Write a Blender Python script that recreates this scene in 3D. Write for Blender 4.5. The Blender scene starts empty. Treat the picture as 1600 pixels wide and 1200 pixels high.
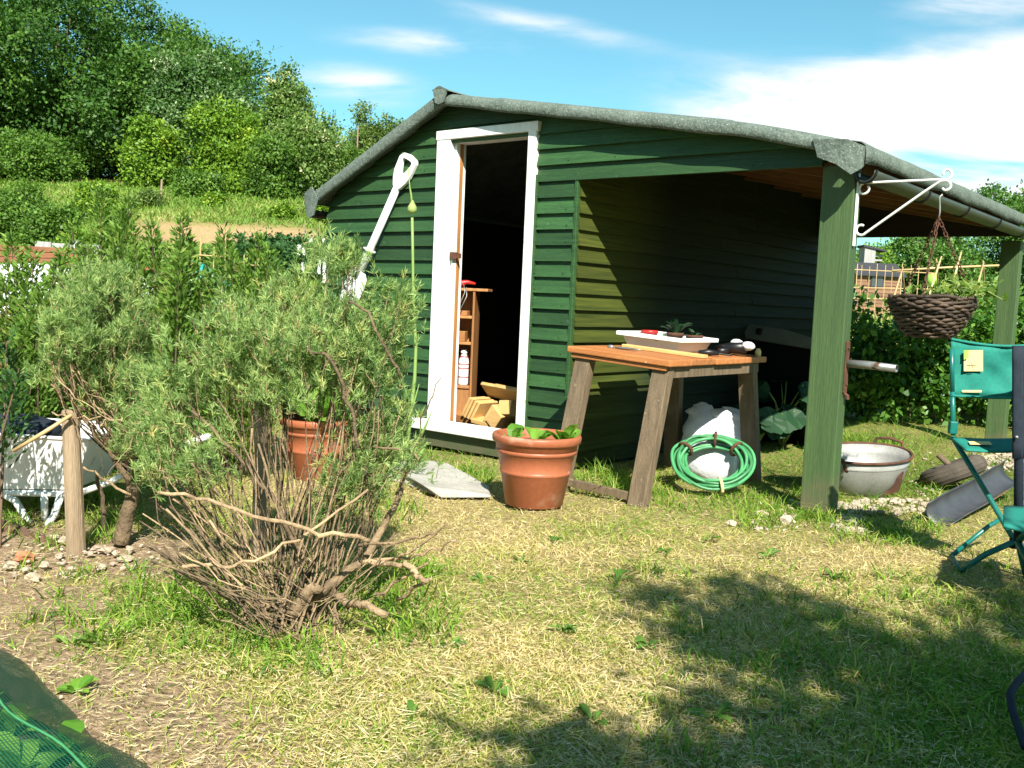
import bpy, math, random
import numpy as np
from mathutils import Vector, Matrix
random.seed(7); rng = np.random.default_rng(11)
SC = bpy.context.scene
COL = SC.collection
R = math.radians
# ------------------------------------------------------------------ camera
FPX, PITCH, ROLL, EYE = 1505.0, R(4.83), math.atan(.0438), 1.05      # focal length in pixels of a 1600 wide frame
_f = np.array([0, math.cos(PITCH), -math.sin(PITCH)]); _u = np.array([0, math.sin(PITCH), math.cos(PITCH)]); _r = np.array([1., 0, 0])
_ix = math.cos(ROLL)*_r + math.sin(ROLL)*_u
_iy = math.sin(ROLL)*_r - math.cos(ROLL)*_u
CAM = np.array([0, 0, EYE])
cd = bpy.data.cameras.new('camera'); cam = bpy.data.objects.new('camera', cd); COL.objects.link(cam)
cd.sensor_width = 36; cd.lens = FPX/1600*36; cd.clip_start = .05; cd.clip_end = 3000
m = Matrix.Identity(4)
for i in range(3):
    m[i][0] = _ix[i]; m[i][1] = -_iy[i]; m[i][2] = -_f[i]; m[i][3] = CAM[i]
cam.matrix_world = m
SC.camera = cam
# ------------------------------------------------------------------ sky, sun, exposure
LD = np.array([-0.7765, 0.6301, 0]); WD = np.array([0.6301, 0.7765, 0])   # along the shed front, and towards its back
SUN = 1.1*LD + WD + np.array([0, 0, -1.277]); SUN /= np.linalg.norm(SUN)
SUN_EL = math.asin(-SUN[2])
SUN_STRENGTH, SKY_STRENGTH, EXPOSURE = 5.0, .050, 1.13
SC.view_settings.view_transform = 'Standard'; SC.view_settings.look = 'None'
SC.view_settings.exposure = EXPOSURE; SC.view_settings.gamma = 1
SC.cycles.max_bounces = 6; SC.cycles.diffuse_bounces = 2; SC.cycles.transparent_max_bounces = 12
SC.cycles.sample_clamp_indirect = 4
sd = bpy.data.lights.new('sun', 'SUN'); sd.energy = SUN_STRENGTH; sd.angle = R(.53); sd.color = (1, .955, .86)
so = bpy.data.objects.new('sun', sd); COL.objects.link(so); so.location = (0, -8, 20)
so.rotation_euler = Vector(SUN).to_track_quat('-Z', 'Y').to_euler()
W = bpy.data.worlds.new('World'); SC.world = W; W.use_nodes = True
nt = W.node_tree; nt.nodes.clear()
def nn(t, **kw):
    n = nt.nodes.new(t)
    for k, v in kw.items(): setattr(n, k, v)
    return n
def mth(op, a, b=None, c=None):
    n = nn('ShaderNodeMath', operation=op)
    for i, v in enumerate((a, b, c)):
        if v is None: continue
        if isinstance(v, (int, float)): n.inputs[i].default_value = v
        else: nt.links.new(v, n.inputs[i])
    return n.outputs[0]
sky = nn('ShaderNodeTexSky', sky_type='NISHITA'); sky.sun_disc = False
sky.sun_elevation = SUN_EL; sky.sun_rotation = math.atan2(-SUN[0], -SUN[1]); sky.altitude = 50; sky.air_density = 1.0; sky.dust_density = .6; sky.ozone_density = 1.5
tc = nn('ShaderNodeTexCoord'); sp = nn('ShaderNodeSeparateXYZ'); nt.links.new(tc.outputs['Generated'], sp.inputs[0])
yy = mth('ADD', mth('ABSOLUTE', sp.outputs[1]), .05)
cu = mth('DIVIDE', sp.outputs[0], yy); cv = mth('DIVIDE', sp.outputs[2], yy)
cmb = nn('ShaderNodeCombineXYZ'); nt.links.new(mth('MULTIPLY', cu, 1.0), cmb.inputs[0]); nt.links.new(mth('MULTIPLY', cv, 4.2), cmb.inputs[1])
nz = nn('ShaderNodeTexNoise'); nz.inputs['Scale'].default_value = 5.5; nz.inputs['Detail'].default_value = 9; nz.inputs['Roughness'].default_value = .56; nz.inputs['Distortion'].default_value = .3
nt.links.new(cmb.outputs[0], nz.inputs['Vector'])
# banks of cloud: direction (x/y, z/y), half sizes, tilt, weight
BANKS = [(.47, .205, .22, .030, -.02, 1.8), (.62, .235, .20, .036, .0, 1.8), (.34, .196, .13, .018, .0, .8), (.56, .145, .26, .040, -.03, 1.5), (.01, .268, .085, .011, -.13, .62), (-.085, .246, .085, .011, -.03, .8),
         (-.165, .203, .06, .016, -.05, .9), (-.24, .333, .085, .016, .05, .6), (.45, .345, .20, .010, .02, .5), (.42, .305, .07, .016, .03, .5), (-.9, .3, .3, .04, 0, .8), (1.2, .3, .4, .05, 0, .9)]
acc = None
for u0, v0, a, b, tl, wt in BANKS:
    du = mth('SUBTRACT', cu, u0); dv = mth('SUBTRACT', cv, v0)
    dv2 = mth('SUBTRACT', dv, mth('MULTIPLY', du, tl))
    e = mth('ADD', mth('POWER', mth('ABSOLUTE', mth('DIVIDE', du, a)), 2), mth('POWER', mth('ABSOLUTE', mth('DIVIDE', dv2, b)), 2))
    g = mth('MULTIPLY', mth('POWER', 2.718, mth('MULTIPLY', e, -.8)), wt)
    acc = g if acc is None else mth('ADD', acc, g)
cl = mth('MULTIPLY', acc, mth('ADD', mth('MULTIPLY', nz.outputs[0], 2.8), -.65))
ms = nn('ShaderNodeMapRange'); ms.interpolation_type = 'SMOOTHSTEP'; ms.inputs[1].default_value = .08; ms.inputs[2].default_value = .85; nt.links.new(cl, ms.inputs[0])
tn = nn('ShaderNodeMix', data_type='RGBA', blend_type='MULTIPLY'); tn.inputs[0].default_value = 1
nt.links.new(sky.outputs[0], tn.inputs[6]); tn.inputs[7].default_value = (.98, 1.66, 1.50, 1)
mx = nn('ShaderNodeMix', data_type='RGBA'); nt.links.new(ms.outputs[0], mx.inputs[0]); nt.links.new(tn.outputs[2], mx.inputs[6]); mx.inputs[7].default_value = (10.2, 10.4, 10.6, 1)
bg = nn('ShaderNodeBackground'); bg.inputs[1].default_value = SKY_STRENGTH; nt.links.new(mx.outputs[2], bg.inputs[0])
wo = nn('ShaderNodeOutputWorld'); nt.links.new(bg.outputs[0], wo.inputs[0])
# ------------------------------------------------------------------ where things stand
def ray(px, py): return _f + _ix*(px-800)/FPX + _iy*(py-600)/FPX
def gp(px, py, z=0.):
    d = ray(px, py); return CAM + d*((z-EYE)/d[2])
def at(px, py, Y):
    d = ray(px, py); return CAM + d*(Y/d[1])
def ground(x, y):
    b = np.interp(y, [7, 10, 12, 15, 25, 30, 38, 45, 60, 200, 700], [0, .2, .42, .85, 2.2, 3.05, 4.75, 5.8, 7.8, 10, 12])
    f = np.interp(np.asarray(x)/np.maximum(y, 1.), [-.22, -.05, .25], [1, .4, .2])
    return b*f
OX, OY = 1.661, 5.015                                    # foot of the front post: the shed's own origin
SHED_ROT = math.atan2(LD[1], LD[0]) - math.pi
def sw(l, w, z=0.): return np.array([OX, OY, 0]) + LD*l + WD*w + np.array([0, 0, z])
def inside(x, y, l0=1.6, l1=4.1, w0=-.02, w1=4):
    dx, dy = x-OX, y-OY
    l = dx*LD[0]+dy*LD[1]; w = dx*WD[0]+dy*WD[1]
    return (l > l0) & (l < l1) & (w > w0) & (w < w1)
_ph = rng.uniform(0, 6.28, (12, 2)); _an = rng.uniform(0, 6.28, 12)
def n2(x, y, s=1.):
    v = 0
    for i in range(12):
        k = s*(1+.55*(i % 4)); v = v + np.sin(k*(x*np.cos(_an[i])+y*np.sin(_an[i]))*2+_ph[i, 0])*(1/(1+.5*(i % 4)))
    return v/5.5
# ------------------------------------------------------------------ materials
def new_mat(name):
    mt = bpy.data.materials.new(name); mt.use_nodes = True; t = mt.node_tree; t.nodes.clear()
    o = t.nodes.new('ShaderNodeOutputMaterial'); b = t.nodes.new('ShaderNodeBsdfPrincipled'); t.links.new(b.outputs[0], o.inputs[0])
    return mt, t, b, o
def mat(name, c1, c2=None, scale=6., stretch=(1, 1, 1), rough=.6, bump=0., metal=0., spec=.4, tint=0., detail=5, fine=0., contrast=(.3, .7), spots=None, mud=None):
    """two colours mixed by a noise in the object's own space; tint: per-face brightness; spots: (colour, scale, threshold)"""
    mt, t, b, o = new_mat(name); L = t.links.new
    c2 = c2 or tuple(x*.7 for x in c1)
    tcn = t.nodes.new('ShaderNodeTexCoord'); mp = t.nodes.new('ShaderNodeMapping'); mp.inputs[3].default_value = stretch
    L(tcn.outputs['Object'], mp.inputs[0])
    nz = t.nodes.new('ShaderNodeTexNoise'); nz.inputs['Scale'].default_value = scale; nz.inputs['Detail'].default_value = detail; nz.inputs['Roughness'].default_value = .6
    L(mp.outputs[0], nz.inputs['Vector'])
    rp = t.nodes.new('ShaderNodeValToRGB'); rp.color_ramp.elements[0].position = contrast[0]; rp.color_ramp.elements[1].position = contrast[1]
    rp.color_ramp.elements[0].color = (*c2, 1); rp.color_ramp.elements[1].color = (*c1, 1); L(nz.outputs[0], rp.inputs[0])
    out = rp.outputs[0]
    if fine:
        n3 = t.nodes.new('ShaderNodeTexNoise'); n3.inputs['Scale'].default_value = scale*14; n3.inputs['Detail'].default_value = 3; L(mp.outputs[0], n3.inputs['Vector'])
        mr = t.nodes.new('ShaderNodeMapRange'); mr.inputs[1].default_value = .25; mr.inputs[2].default_value = .75; mr.inputs[3].default_value = 1-fine; mr.inputs[4].default_value = 1+fine; L(n3.outputs[0], mr.inputs[0])
        mu = t.nodes.new('ShaderNodeVectorMath'); mu.operation = 'SCALE'; L(out, mu.inputs[0]); L(mr.outputs[0], mu.inputs['Scale']); out = mu.outputs[0]
    if spots:
        n4 = t.nodes.new('ShaderNodeTexNoise'); n4.inputs['Scale'].default_value = spots[1]; n4.inputs['Detail'].default_value = 4; L(tcn.outputs['Object'], n4.inputs['Vector'])
        mr = t.nodes.new('ShaderNodeMapRange'); mr.inputs[1].default_value = spots[2]; mr.inputs[2].default_value = spots[2]+.06; L(n4.outputs[0], mr.inputs[0])
        mi = t.nodes.new('ShaderNodeMix'); mi.data_type = 'RGBA'; L(mr.outputs[0], mi.inputs[0]); L(out, mi.inputs[6]); mi.inputs[7].default_value = (*spots[0], 1); out = mi.outputs[2]
    if mud:      # rain splash up the foot of the boards: (colour, height)
        sz = t.nodes.new('ShaderNodeSeparateXYZ'); L(tcn.outputs['Object'], sz.inputs[0])
        nm = t.nodes.new('ShaderNodeTexNoise'); nm.inputs['Scale'].default_value = 9; nm.inputs['Detail'].default_value = 6; L(tcn.outputs['Object'], nm.inputs['Vector'])
        am = t.nodes.new('ShaderNodeMath'); am.operation = 'MULTIPLY_ADD'; L(nm.outputs[0], am.inputs[0]); am.inputs[1].default_value = .5; L(sz.outputs[2], am.inputs[2])
        mm = t.nodes.new('ShaderNodeMapRange'); mm.inputs[1].default_value = mud[1]+.25; mm.inputs[2].default_value = .22; mm.inputs[4].default_value = .75; L(am.outputs[0], mm.inputs[0])
        mi = t.nodes.new('ShaderNodeMix'); mi.data_type = 'RGBA'; L(mm.outputs[0], mi.inputs[0]); L(out, mi.inputs[6]); mi.inputs[7].default_value = (*mud[0], 1); out = mi.outputs[2]
    if tint:
        a = t.nodes.new('ShaderNodeAttribute'); a.attribute_name = 'tint'
        mr = t.nodes.new('ShaderNodeMapRange'); mr.inputs[3].default_value = 1-tint; mr.inputs[4].default_value = 1+tint; L(a.outputs['Fac'], mr.inputs[0])
        mu = t.nodes.new('ShaderNodeVectorMath'); mu.operation = 'SCALE'; L(out, mu.inputs[0]); L(mr.outputs[0], mu.inputs['Scale']); out = mu.outputs[0]
    L(out, b.inputs['Base Color'])
    b.inputs['Roughness'].default_value = rough; b.inputs['Metallic'].default_value = metal; b.inputs['Specular IOR Level'].default_value = spec
    if bump:
        n5 = t.nodes.new('ShaderNodeTexNoise'); n5.inputs['Scale'].default_value = scale*5; n5.inputs['Detail'].default_value = 5; L(mp.outputs[0], n5.inputs['Vector'])
        bp = t.nodes.new('ShaderNodeBump'); bp.inputs['Strength'].default_value = bump; bp.inputs['Distance'].default_value = .01; L(n5.outputs[0], bp.inputs['Height']); L(bp.outputs[0], b.inputs['Normal'])
    return mt
def leafmat(name, stops, transl=.3, rough=.55, spec=.25, tcol=None):
    """leaf colour picked per leaf along a ramp; part of the light passes through"""
    mt, t, b, o = new_mat(name); L = t.links.new
    a = t.nodes.new('ShaderNodeAttribute'); a.attribute_name = 'tint'
    rp = t.nodes.new('ShaderNodeValToRGB'); e = rp.color_ramp.elements
    e[0].position = stops[0][0]; e[0].color = (*stops[0][1], 1); e[1].position = stops[-1][0]; e[1].color = (*stops[-1][1], 1)
    for p, c in stops[1:-1]:
        q = e.new(p); q.color = (*c, 1)
    L(a.outputs['Fac'], rp.inputs[0]); L(rp.outputs[0], b.inputs['Base Color'])
    b.inputs['Roughness'].default_value = rough; b.inputs['Specular IOR Level'].default_value = spec
    tr = t.nodes.new('ShaderNodeBsdfTranslucent'); mu = t.nodes.new('ShaderNodeMix'); mu.data_type = 'RGBA'; mu.blend_type = 'MULTIPLY'; mu.inputs[0].default_value = 1
    L(rp.outputs[0], mu.inputs[6]); mu.inputs[7].default_value = (*(tcol or (1.5, 1.5, .6)), 1); L(mu.outputs[2], tr.inputs[0])
    ms = t.nodes.new('ShaderNodeMixShader'); ms.inputs[0].default_value = transl; L(b.outputs[0], ms.inputs[1]); L(tr.outputs[0], ms.inputs[2]); L(ms.outputs[0], o.inputs[0])
    return mt
# ------------------------------------------------------------------ builders
class MB:
    def __init__(s): s.v = []; s.f = []; s.t = []; s.c = .5
    def add(s, vs, fs):
        n = len(s.v); s.v += [tuple(map(float, p)) for p in vs]
        for f in fs: s.f.append(tuple(i+n for i in f)); s.t.append(s.c)
        return s
    def box(s, c, d, rot=None, taper=1.):
        x, y, z = (q/2 for q in d); P = [Vector((a*x*(taper if k < 0 else 1), b*y*(taper if k < 0 else 1), k*z)) for k in (-1, 1) for b in (-1, 1) for a in (-1, 1)]
        if rot is not None: P = [rot @ p for p in P]
        c = Vector(c); return s.add([p+c for p in P], [(0, 2, 3, 1), (4, 5, 7, 6), (0, 1, 5, 4), (2, 6, 7, 3), (1, 3, 7, 5), (0, 4, 6, 2)])
    def bar(s, p0, p1, w, h, up=(0, 0, 1)):
        p0, p1 = Vector(p0), Vector(p1); d = (p1-p0).normalized(); sd = d.cross(Vector(up)).normalized(); u = sd.cross(d)
        P = [p+sd*(a*w/2)+u*(b*h/2) for p in (p0, p1) for b in (-1, 1) for a in (-1, 1)]
        return s.add(P, [(0, 2, 3, 1), (4, 5, 7, 6), (0, 1, 5, 4), (2, 6, 7, 3), (1, 3, 7, 5), (0, 4, 6, 2)])
    def tube(s, pts, r, n=8, cap=True, squash=1.):
        pts = [Vector(p) for p in pts]; k = len(pts); rr = r if isinstance(r, (list, tuple, np.ndarray)) else [r]*k
        nrm = None; V = []
        for i, p in enumerate(pts):
            d = (pts[min(i+1, k-1)]-pts[max(i-1, 0)])
            d = d.normalized() if d.length > 1e-9 else Vector((0, 0, 1))
            if nrm is None: nrm = d.orthogonal().normalized()
            else:
                nrm = nrm-d*nrm.dot(d); nrm = nrm.normalized() if nrm.length > 1e-6 else d.orthogonal().normalized()
            b = d.cross(nrm)
            for j in range(n):
                a = 2*math.pi*j/n; V.append(p+(nrm*math.cos(a)+b*math.sin(a)*squash)*rr[i])
        F = [(i*n+j, i*n+(j+1) % n, (i+1)*n+(j+1) % n, (i+1)*n+j) for i in range(k-1) for j in range(n)]
        if cap: F += [tuple(range(n-1, -1, -1)), tuple(range((k-1)*n, k*n))]
        return s.add(V, F)
    def lathe(s, prof, n=32, c=(0, 0, 0), sx=1., sy=1., capb=True, capt=False, rot=None, wob=0.):
        V = []
        for r, z in prof:
            for j in range(n):
                a = 2*math.pi*j/n; q = Vector((r*sx*math.cos(a), r*sy*math.sin(a), z+wob*math.sin(3*a+1)*r))
                V.append((rot @ q if rot is not None else q)+Vector(c))
        k = len(prof); F = [(i*n+j, i*n+(j+1) % n, (i+1)*n+(j+1) % n, (i+1)*n+j) for i in range(k-1) for j in range(n)]
        if capb: F.append(tuple(range(n-1, -1, -1)))
        if capt: F.append(tuple(range((k-1)*n, k*n)))
        return s.add(V, F)
    def prism(s, poly, ext):
        e = Vector(ext); P = [Vector(p) for p in poly]; n = len(P)
        return s.add(P+[p+e for p in P], [tuple(range(n-1, -1, -1)), tuple(range(n, 2*n))]+[(i, (i+1) % n, (i+1) % n+n, i+n) for i in range(n)])
    def sheet(s, fn, nu, nv, wrap=False):
        V = [fn(i/nu, j/nv) for i in range(nu+1) for j in range(nv+1)]
        return s.add(V, [(i*(nv+1)+j, (i+1)*(nv+1)+j, (i+1)*(nv+1)+j+1, i*(nv+1)+j+1) for i in range(nu) for j in range(nv)])
    def blob(s, c, r, n=10, k=7, rough=.15, rot=None):
        V = []; c = Vector(c); ph = random.uniform(0, 9)
        for i in range(k+1):
            th = math.pi*i/k
            for j in range(n):
                a = 2*math.pi*j/n; q = 1+rough*(math.sin(2*a+ph+3*th)+math.sin(3*a-ph*2+2*th))*.5*math.sin(th)+random.uniform(-rough, rough)*.5*math.sin(th)
                p = Vector((r[0]*math.sin(th)*math.cos(a)*q, r[1]*math.sin(th)*math.sin(a)*q, r[2]*math.cos(th)*q)); V.append((rot @ p if rot is not None else p)+c)
        return s.add(V, [(i*n+j, (i+1)*n+j, (i+1)*n+(j+1) % n, i*n+(j+1) % n) for i in range(k) for j in range(n)])
    def build(s, name, m, parent=None, smooth=False, bevel=0., loc=None, solid=0.):
        me = bpy.data.meshes.new(name); me.from_pydata(s.v, [], s.f); me.validate()
        a = me.attributes.new('tint', 'FLOAT', 'FACE')
        if len(s.t) == len(me.polygons): a.data.foreach_set('value', np.array(s.t, dtype=np.float32))
        if smooth: me.polygons.foreach_set('use_smooth', np.ones(len(me.polygons), dtype=bool))
        me.materials.append(m); o = bpy.data.objects.new(name, me); COL.objects.link(o)
        if parent: o.parent = parent
        if loc is not None: o.location = loc
        if solid:
            md = o.modifiers.new('solid', 'SOLIDIFY'); md.thickness = solid; md.offset = 0
        if bevel:
            md = o.modifiers.new('bevel', 'BEVEL'); md.width = bevel; md.segments = 2; md.limit_method = 'ANGLE'
        return o
def quads(name, V, m, parent=None, tint=None, loc=None):
    """V: (n,k,3) with k = 4 (one quad) or 6 (two quads end to end)"""
    n, k = V.shape[:2]; q = 1 if k == 4 else 2
    base = np.arange(n)[:, None]*k
    idx = base+np.array([[0, 1, 2, 3]]) if q == 1 else (base[:, None, :]+np.array([[0, 1, 2, 3], [3, 2, 4, 5]])[None]).reshape(-1, 4)
    me = bpy.data.meshes.new(name); nf = n*q
    me.vertices.add(n*k); me.vertices.foreach_set('co', V.reshape(-1).astype(np.float32))
    me.loops.add(nf*4); me.loops.foreach_set('vertex_index', idx.reshape(-1).astype(np.int32))
    me.polygons.add(nf); me.polygons.foreach_set('loop_start', np.arange(nf, dtype=np.int32)*4)
    a = me.attributes.new('tint', 'FLOAT', 'FACE'); tt = np.full(n, .5) if tint is None else tint
    a.data.foreach_set('value', np.repeat(tt, q).astype(np.float32))
    me.update(calc_edges=True); me.materials.append(m)
    o = bpy.data.objects.new(name, me); COL.objects.link(o)
    if parent: o.parent = parent
    if loc is not None: o.location = loc
    return o
def unit(v): return v/np.maximum(np.linalg.norm(v, axis=-1, keepdims=True), 1e-9)
def leaves(P, D, ln, wd, N=None, cup=.0):
    """rhombic leaves: base P, direction D, length ln, width wd (all arrays)"""
    n = len(P); D = unit(D)
    if N is None: N = rng.normal(size=(n, 3))
    S = unit(np.cross(D, N)); U = np.cross(S, D)
    ln = np.broadcast_to(ln, n)[:, None]; wd = np.broadcast_to(wd, n)[:, None]
    mid = P+D*ln*.45
    return np.stack([P, mid+S*wd/2+U*cup*ln, P+D*ln, mid-S*wd/2+U*cup*ln], 1)
def blades(P, D, ln, wd, bend):
    """grass blades: two quads, bending over along a random side"""
    n = len(P); D = unit(D); A = rng.normal(size=(n, 3)); A[:, 2] *= .2; S = unit(np.cross(D, A)); B = np.cross(S, D)
    B = np.where(B[:, 2:3] > 0, -B, B)
    ln = np.broadcast_to(ln, n)[:, None]; wd = np.broadcast_to(wd, n)[:, None]; bend = np.broadcast_to(bend, n)[:, None]
    a = P; b = P+D*ln*.55+B*ln*bend*.25; c = P+D*ln*(1-.25*bend)+B*ln*bend*.8
    return np.stack([a-S*wd/2, a+S*wd/2, b+S*wd*.42, b-S*wd*.42, c+S*wd*.06, c-S*wd*.06], 1)
def tag(o, label, cat, group=None, kind=None):
    o['label'] = label
    if cat: o['category'] = cat
    if group: o['group'] = group
    if kind: o['kind'] = kind
    return o
def thing(name, label, cat, loc=(0, 0, 0), rz=0., group=None, rot=None):
    o = bpy.data.objects.new(name, None); o.empty_display_size = .1; COL.objects.link(o); o.location = loc; o.rotation_euler = rot or (0, 0, rz)
    return tag(o, label, cat, group)
def plain(o, kind='structure', label=None):
    o['kind'] = kind
    if label: o['label'] = label
    return o
def copy_thing(o, loc, rz, label, group=None):
    c = o.copy(); COL.objects.link(c); c.location = loc; c.rotation_euler = (0, 0, rz); c['label'] = label
    if group: c['group'] = group
    for ch in o.children:
        d = ch.copy(); COL.objects.link(d); d.parent = c
        for g in ch.children:
            e = g.copy(); COL.objects.link(e); e.parent = d
    return c
# ------------------------------------------------------------------ the materials of the place
M = {}
M['green'] = mat('green stained boards', (.031, .086, .024), (.016, .050, .015), scale=2.4, stretch=(.7, .7, 14), rough=.55, bump=.3, tint=.38, fine=.3, spots=((.055, .10, .062), 26, .67), mud=((.10, .085, .05), .28))
M['olive'] = mat('olive stained boards', (.070, .084, .009), (.030, .046, .007), scale=3, stretch=(9, .5, 9), rough=.6, bump=.25, tint=.35, fine=.25)
M['shaded_boards'] = None #'boards painted dark for shade', (.016, .024, .013), (.008, .013, .008), scale=3, stretch=(9, .5, 9), rough=.75, bump=.25, tint=.35, fine=.25)
def shade_painted():
    # olive stain with lean-to shade painted in, darkening to the rear in streaks
    mt, t, b, o = new_mat('olive boards with shade painted in'); L = t.links.new
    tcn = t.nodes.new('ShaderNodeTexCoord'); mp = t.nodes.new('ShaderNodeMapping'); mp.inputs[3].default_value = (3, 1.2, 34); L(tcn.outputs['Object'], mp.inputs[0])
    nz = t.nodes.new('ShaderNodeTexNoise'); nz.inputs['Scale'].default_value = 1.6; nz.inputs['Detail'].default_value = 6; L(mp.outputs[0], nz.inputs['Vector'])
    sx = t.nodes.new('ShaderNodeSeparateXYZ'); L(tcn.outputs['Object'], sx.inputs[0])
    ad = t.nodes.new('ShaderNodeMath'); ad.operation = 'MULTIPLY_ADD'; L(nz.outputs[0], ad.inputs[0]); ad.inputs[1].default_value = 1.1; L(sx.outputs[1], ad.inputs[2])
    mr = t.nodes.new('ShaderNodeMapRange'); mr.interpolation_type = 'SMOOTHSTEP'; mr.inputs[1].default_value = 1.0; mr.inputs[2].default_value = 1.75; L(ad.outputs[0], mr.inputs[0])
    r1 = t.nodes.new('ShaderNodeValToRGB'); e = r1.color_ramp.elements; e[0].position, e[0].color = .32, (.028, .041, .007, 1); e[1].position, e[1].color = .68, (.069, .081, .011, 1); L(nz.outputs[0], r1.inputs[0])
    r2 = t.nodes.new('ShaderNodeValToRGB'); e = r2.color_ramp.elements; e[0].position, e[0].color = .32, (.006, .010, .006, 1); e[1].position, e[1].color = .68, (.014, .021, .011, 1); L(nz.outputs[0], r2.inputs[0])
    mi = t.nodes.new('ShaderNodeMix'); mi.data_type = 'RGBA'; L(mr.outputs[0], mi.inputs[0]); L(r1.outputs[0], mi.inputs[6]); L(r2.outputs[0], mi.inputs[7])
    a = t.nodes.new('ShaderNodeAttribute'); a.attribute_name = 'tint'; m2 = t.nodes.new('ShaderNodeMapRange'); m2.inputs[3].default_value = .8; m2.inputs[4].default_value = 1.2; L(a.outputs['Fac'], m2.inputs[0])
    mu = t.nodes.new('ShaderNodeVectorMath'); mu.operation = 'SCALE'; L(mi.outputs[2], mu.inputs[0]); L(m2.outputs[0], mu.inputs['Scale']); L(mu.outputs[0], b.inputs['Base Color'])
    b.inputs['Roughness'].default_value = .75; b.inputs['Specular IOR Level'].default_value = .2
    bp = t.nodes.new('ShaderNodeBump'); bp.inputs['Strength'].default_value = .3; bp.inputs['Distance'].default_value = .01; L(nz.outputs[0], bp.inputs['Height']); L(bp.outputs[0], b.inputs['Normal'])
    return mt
M['olive'] = shade_painted()
M['postgreen'] = mat('green stained post', (.064, .112, .036), (.042, .080, .028), scale=3, stretch=(9, 9, .45), rough=.6, bump=.3, fine=.22, spots=((.09, .11, .05), 5, .66), mud=((.13, .10, .06), .25))
M['white'] = mat('white gloss paint', (.80, .80, .78), (.70, .70, .67), scale=4, stretch=(6, 6, .6), rough=.4, fine=.06, spots=((.46, .43, .35), 13, .66))
M['felt'] = mat('mineral roofing felt', (.135, .165, .14), (.075, .098, .08), scale=7, rough=.95, bump=.8, fine=.35, spots=((.26, .30, .26), 130, .60), spec=.15)
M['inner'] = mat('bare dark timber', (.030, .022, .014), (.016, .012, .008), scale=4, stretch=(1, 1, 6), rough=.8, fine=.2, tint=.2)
M['rafter'] = mat('orange softwood', (.20, .095, .030), (.12, .055, .018), scale=5, stretch=(1, 8, 8), rough=.7, fine=.2, tint=.2)
M['gutter'] = mat('grey green plastic gutter', (.050, .062, .045), (.035, .045, .035), scale=4, rough=.45)
M['black'] = mat('black plastic', (.012, .013, .014), (.006, .006, .007), scale=6, rough=.4)
M['rust'] = mat('rusty iron', (.13, .055, .028), (.055, .025, .015), scale=16, rough=.85, bump=.5, fine=.25)
M['steel'] = mat('dull grey steel', (.40, .40, .38), (.25, .25, .24), scale=9, stretch=(1, 1, 1), rough=.45, metal=.7, fine=.1, spots=((.12, .07, .04), 9, .66))
M['terracotta'] = mat('terracotta plastic', (.36, .115, .055), (.30, .092, .043), scale=3.2, rough=.42, spots=((.45, .22, .145), 5, .60), spec=.35, fine=.10)
M['binblack'] = mat('matt black plastic', (.005, .005, .006), (.003, .003, .003), rough=.8, spec=.1)
M['dimgrey'] = mat('dim grey plastic', (.13, .135, .13), (.09, .095, .09), scale=8, rough=.7)
M['soil'] = mat('dark potting soil', (.035, .022, .014), (.015, .010, .007), scale=30, rough=1, bump=1)
M['tabletop'] = mat('orange stained boards', (.46, .185, .062), (.30, .105, .032), scale=4, stretch=(.6, 7, 7), rough=.5, fine=.25, tint=.15, spots=((.60, .40, .24), 34, .70))
M['pine'] = mat('pale new pine', (.56, .36, .14), (.44, .26, .09), scale=5, stretch=(.6, 8, 8), rough=.6, fine=.15, tint=.25)
M['legwood'] = mat('weathered brown timber', (.185, .135, .082), (.095, .066, .040), scale=4, stretch=(8, 8, .5), rough=.75, fine=.3, bump=.3, spots=((.26, .21, .14), 26, .68))
M['shelfwood'] = mat('varnished shelf wood', (.42, .20, .070), (.26, .11, .038), scale=5, stretch=(6, 6, .6), rough=.5, fine=.2, tint=.2)
M['paleplastic'] = mat('pale grey plastic', (.60, .64, .62), (.52, .56, .55), scale=8, rough=.4, spots=((.38, .36, .30), 14, .7))
M['hose'] = mat('green garden hose', (.065, .27, .105), (.04, .19, .07), scale=14, rough=.4, tint=.25)
M['bag'] = mat('white woven sack', (.72, .72, .75), (.60, .60, .64), scale=7, rough=.6, bump=.5)
M['zinc'] = mat('galvanised zinc', (.40, .40, .38), (.26, .26, .24), scale=5, rough=.55, metal=.25, fine=.12, spots=((.24, .15, .09), 5.5, .63))
M['tyre'] = mat('weathered tyre rubber', (.105, .085, .062), (.05, .042, .034), scale=12, rough=.95, fine=.25)
M['teal'] = mat('teal canvas', (.010, .200, .150), (.008, .150, .115), scale=60, rough=.8, fine=.1)
M['tealtube'] = mat('teal painted tube', (.010, .150, .120), (.008, .110, .09), scale=20, rough=.3, spots=((.20, .30, .27), 40, .72))
M['navy'] = mat('dark navy canvas', (.012, .020, .032), (.007, .012, .02), scale=40, rough=.85)
M['label'] = mat('cream label', (.72, .55, .24), (.62, .48, .20), scale=8, rough=.7)
M['wicker'] = mat('dark woven willow', (.085, .055, .036), (.030, .020, .014), scale=25, rough=.7, tint=.5)
M['bark'] = mat('grey brown bark', (.14, .105, .075), (.06, .045, .032), scale=9, stretch=(3, 3, .7), rough=.9, bump=.8, fine=.3)
M['twig'] = mat('dry brown twigs', (.32, .225, .125), (.085, .056, .032), scale=14, rough=.85, bump=.9, tint=.72, fine=.25)
M['darktwig'] = mat('dark brown stems', (.12, .078, .048), (.06, .04, .026), scale=9, rough=.85, tint=.4)
M['stake'] = mat('weathered fence post', (.33, .245, .155), (.20, .14, .085), scale=4, stretch=(9, 9, .45), rough=.85, bump=.5, fine=.28)
M['cane'] = mat('bamboo cane', (.56, .40, .20), (.42, .28, .12), scale=6, rough=.5, tint=.2)
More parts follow.
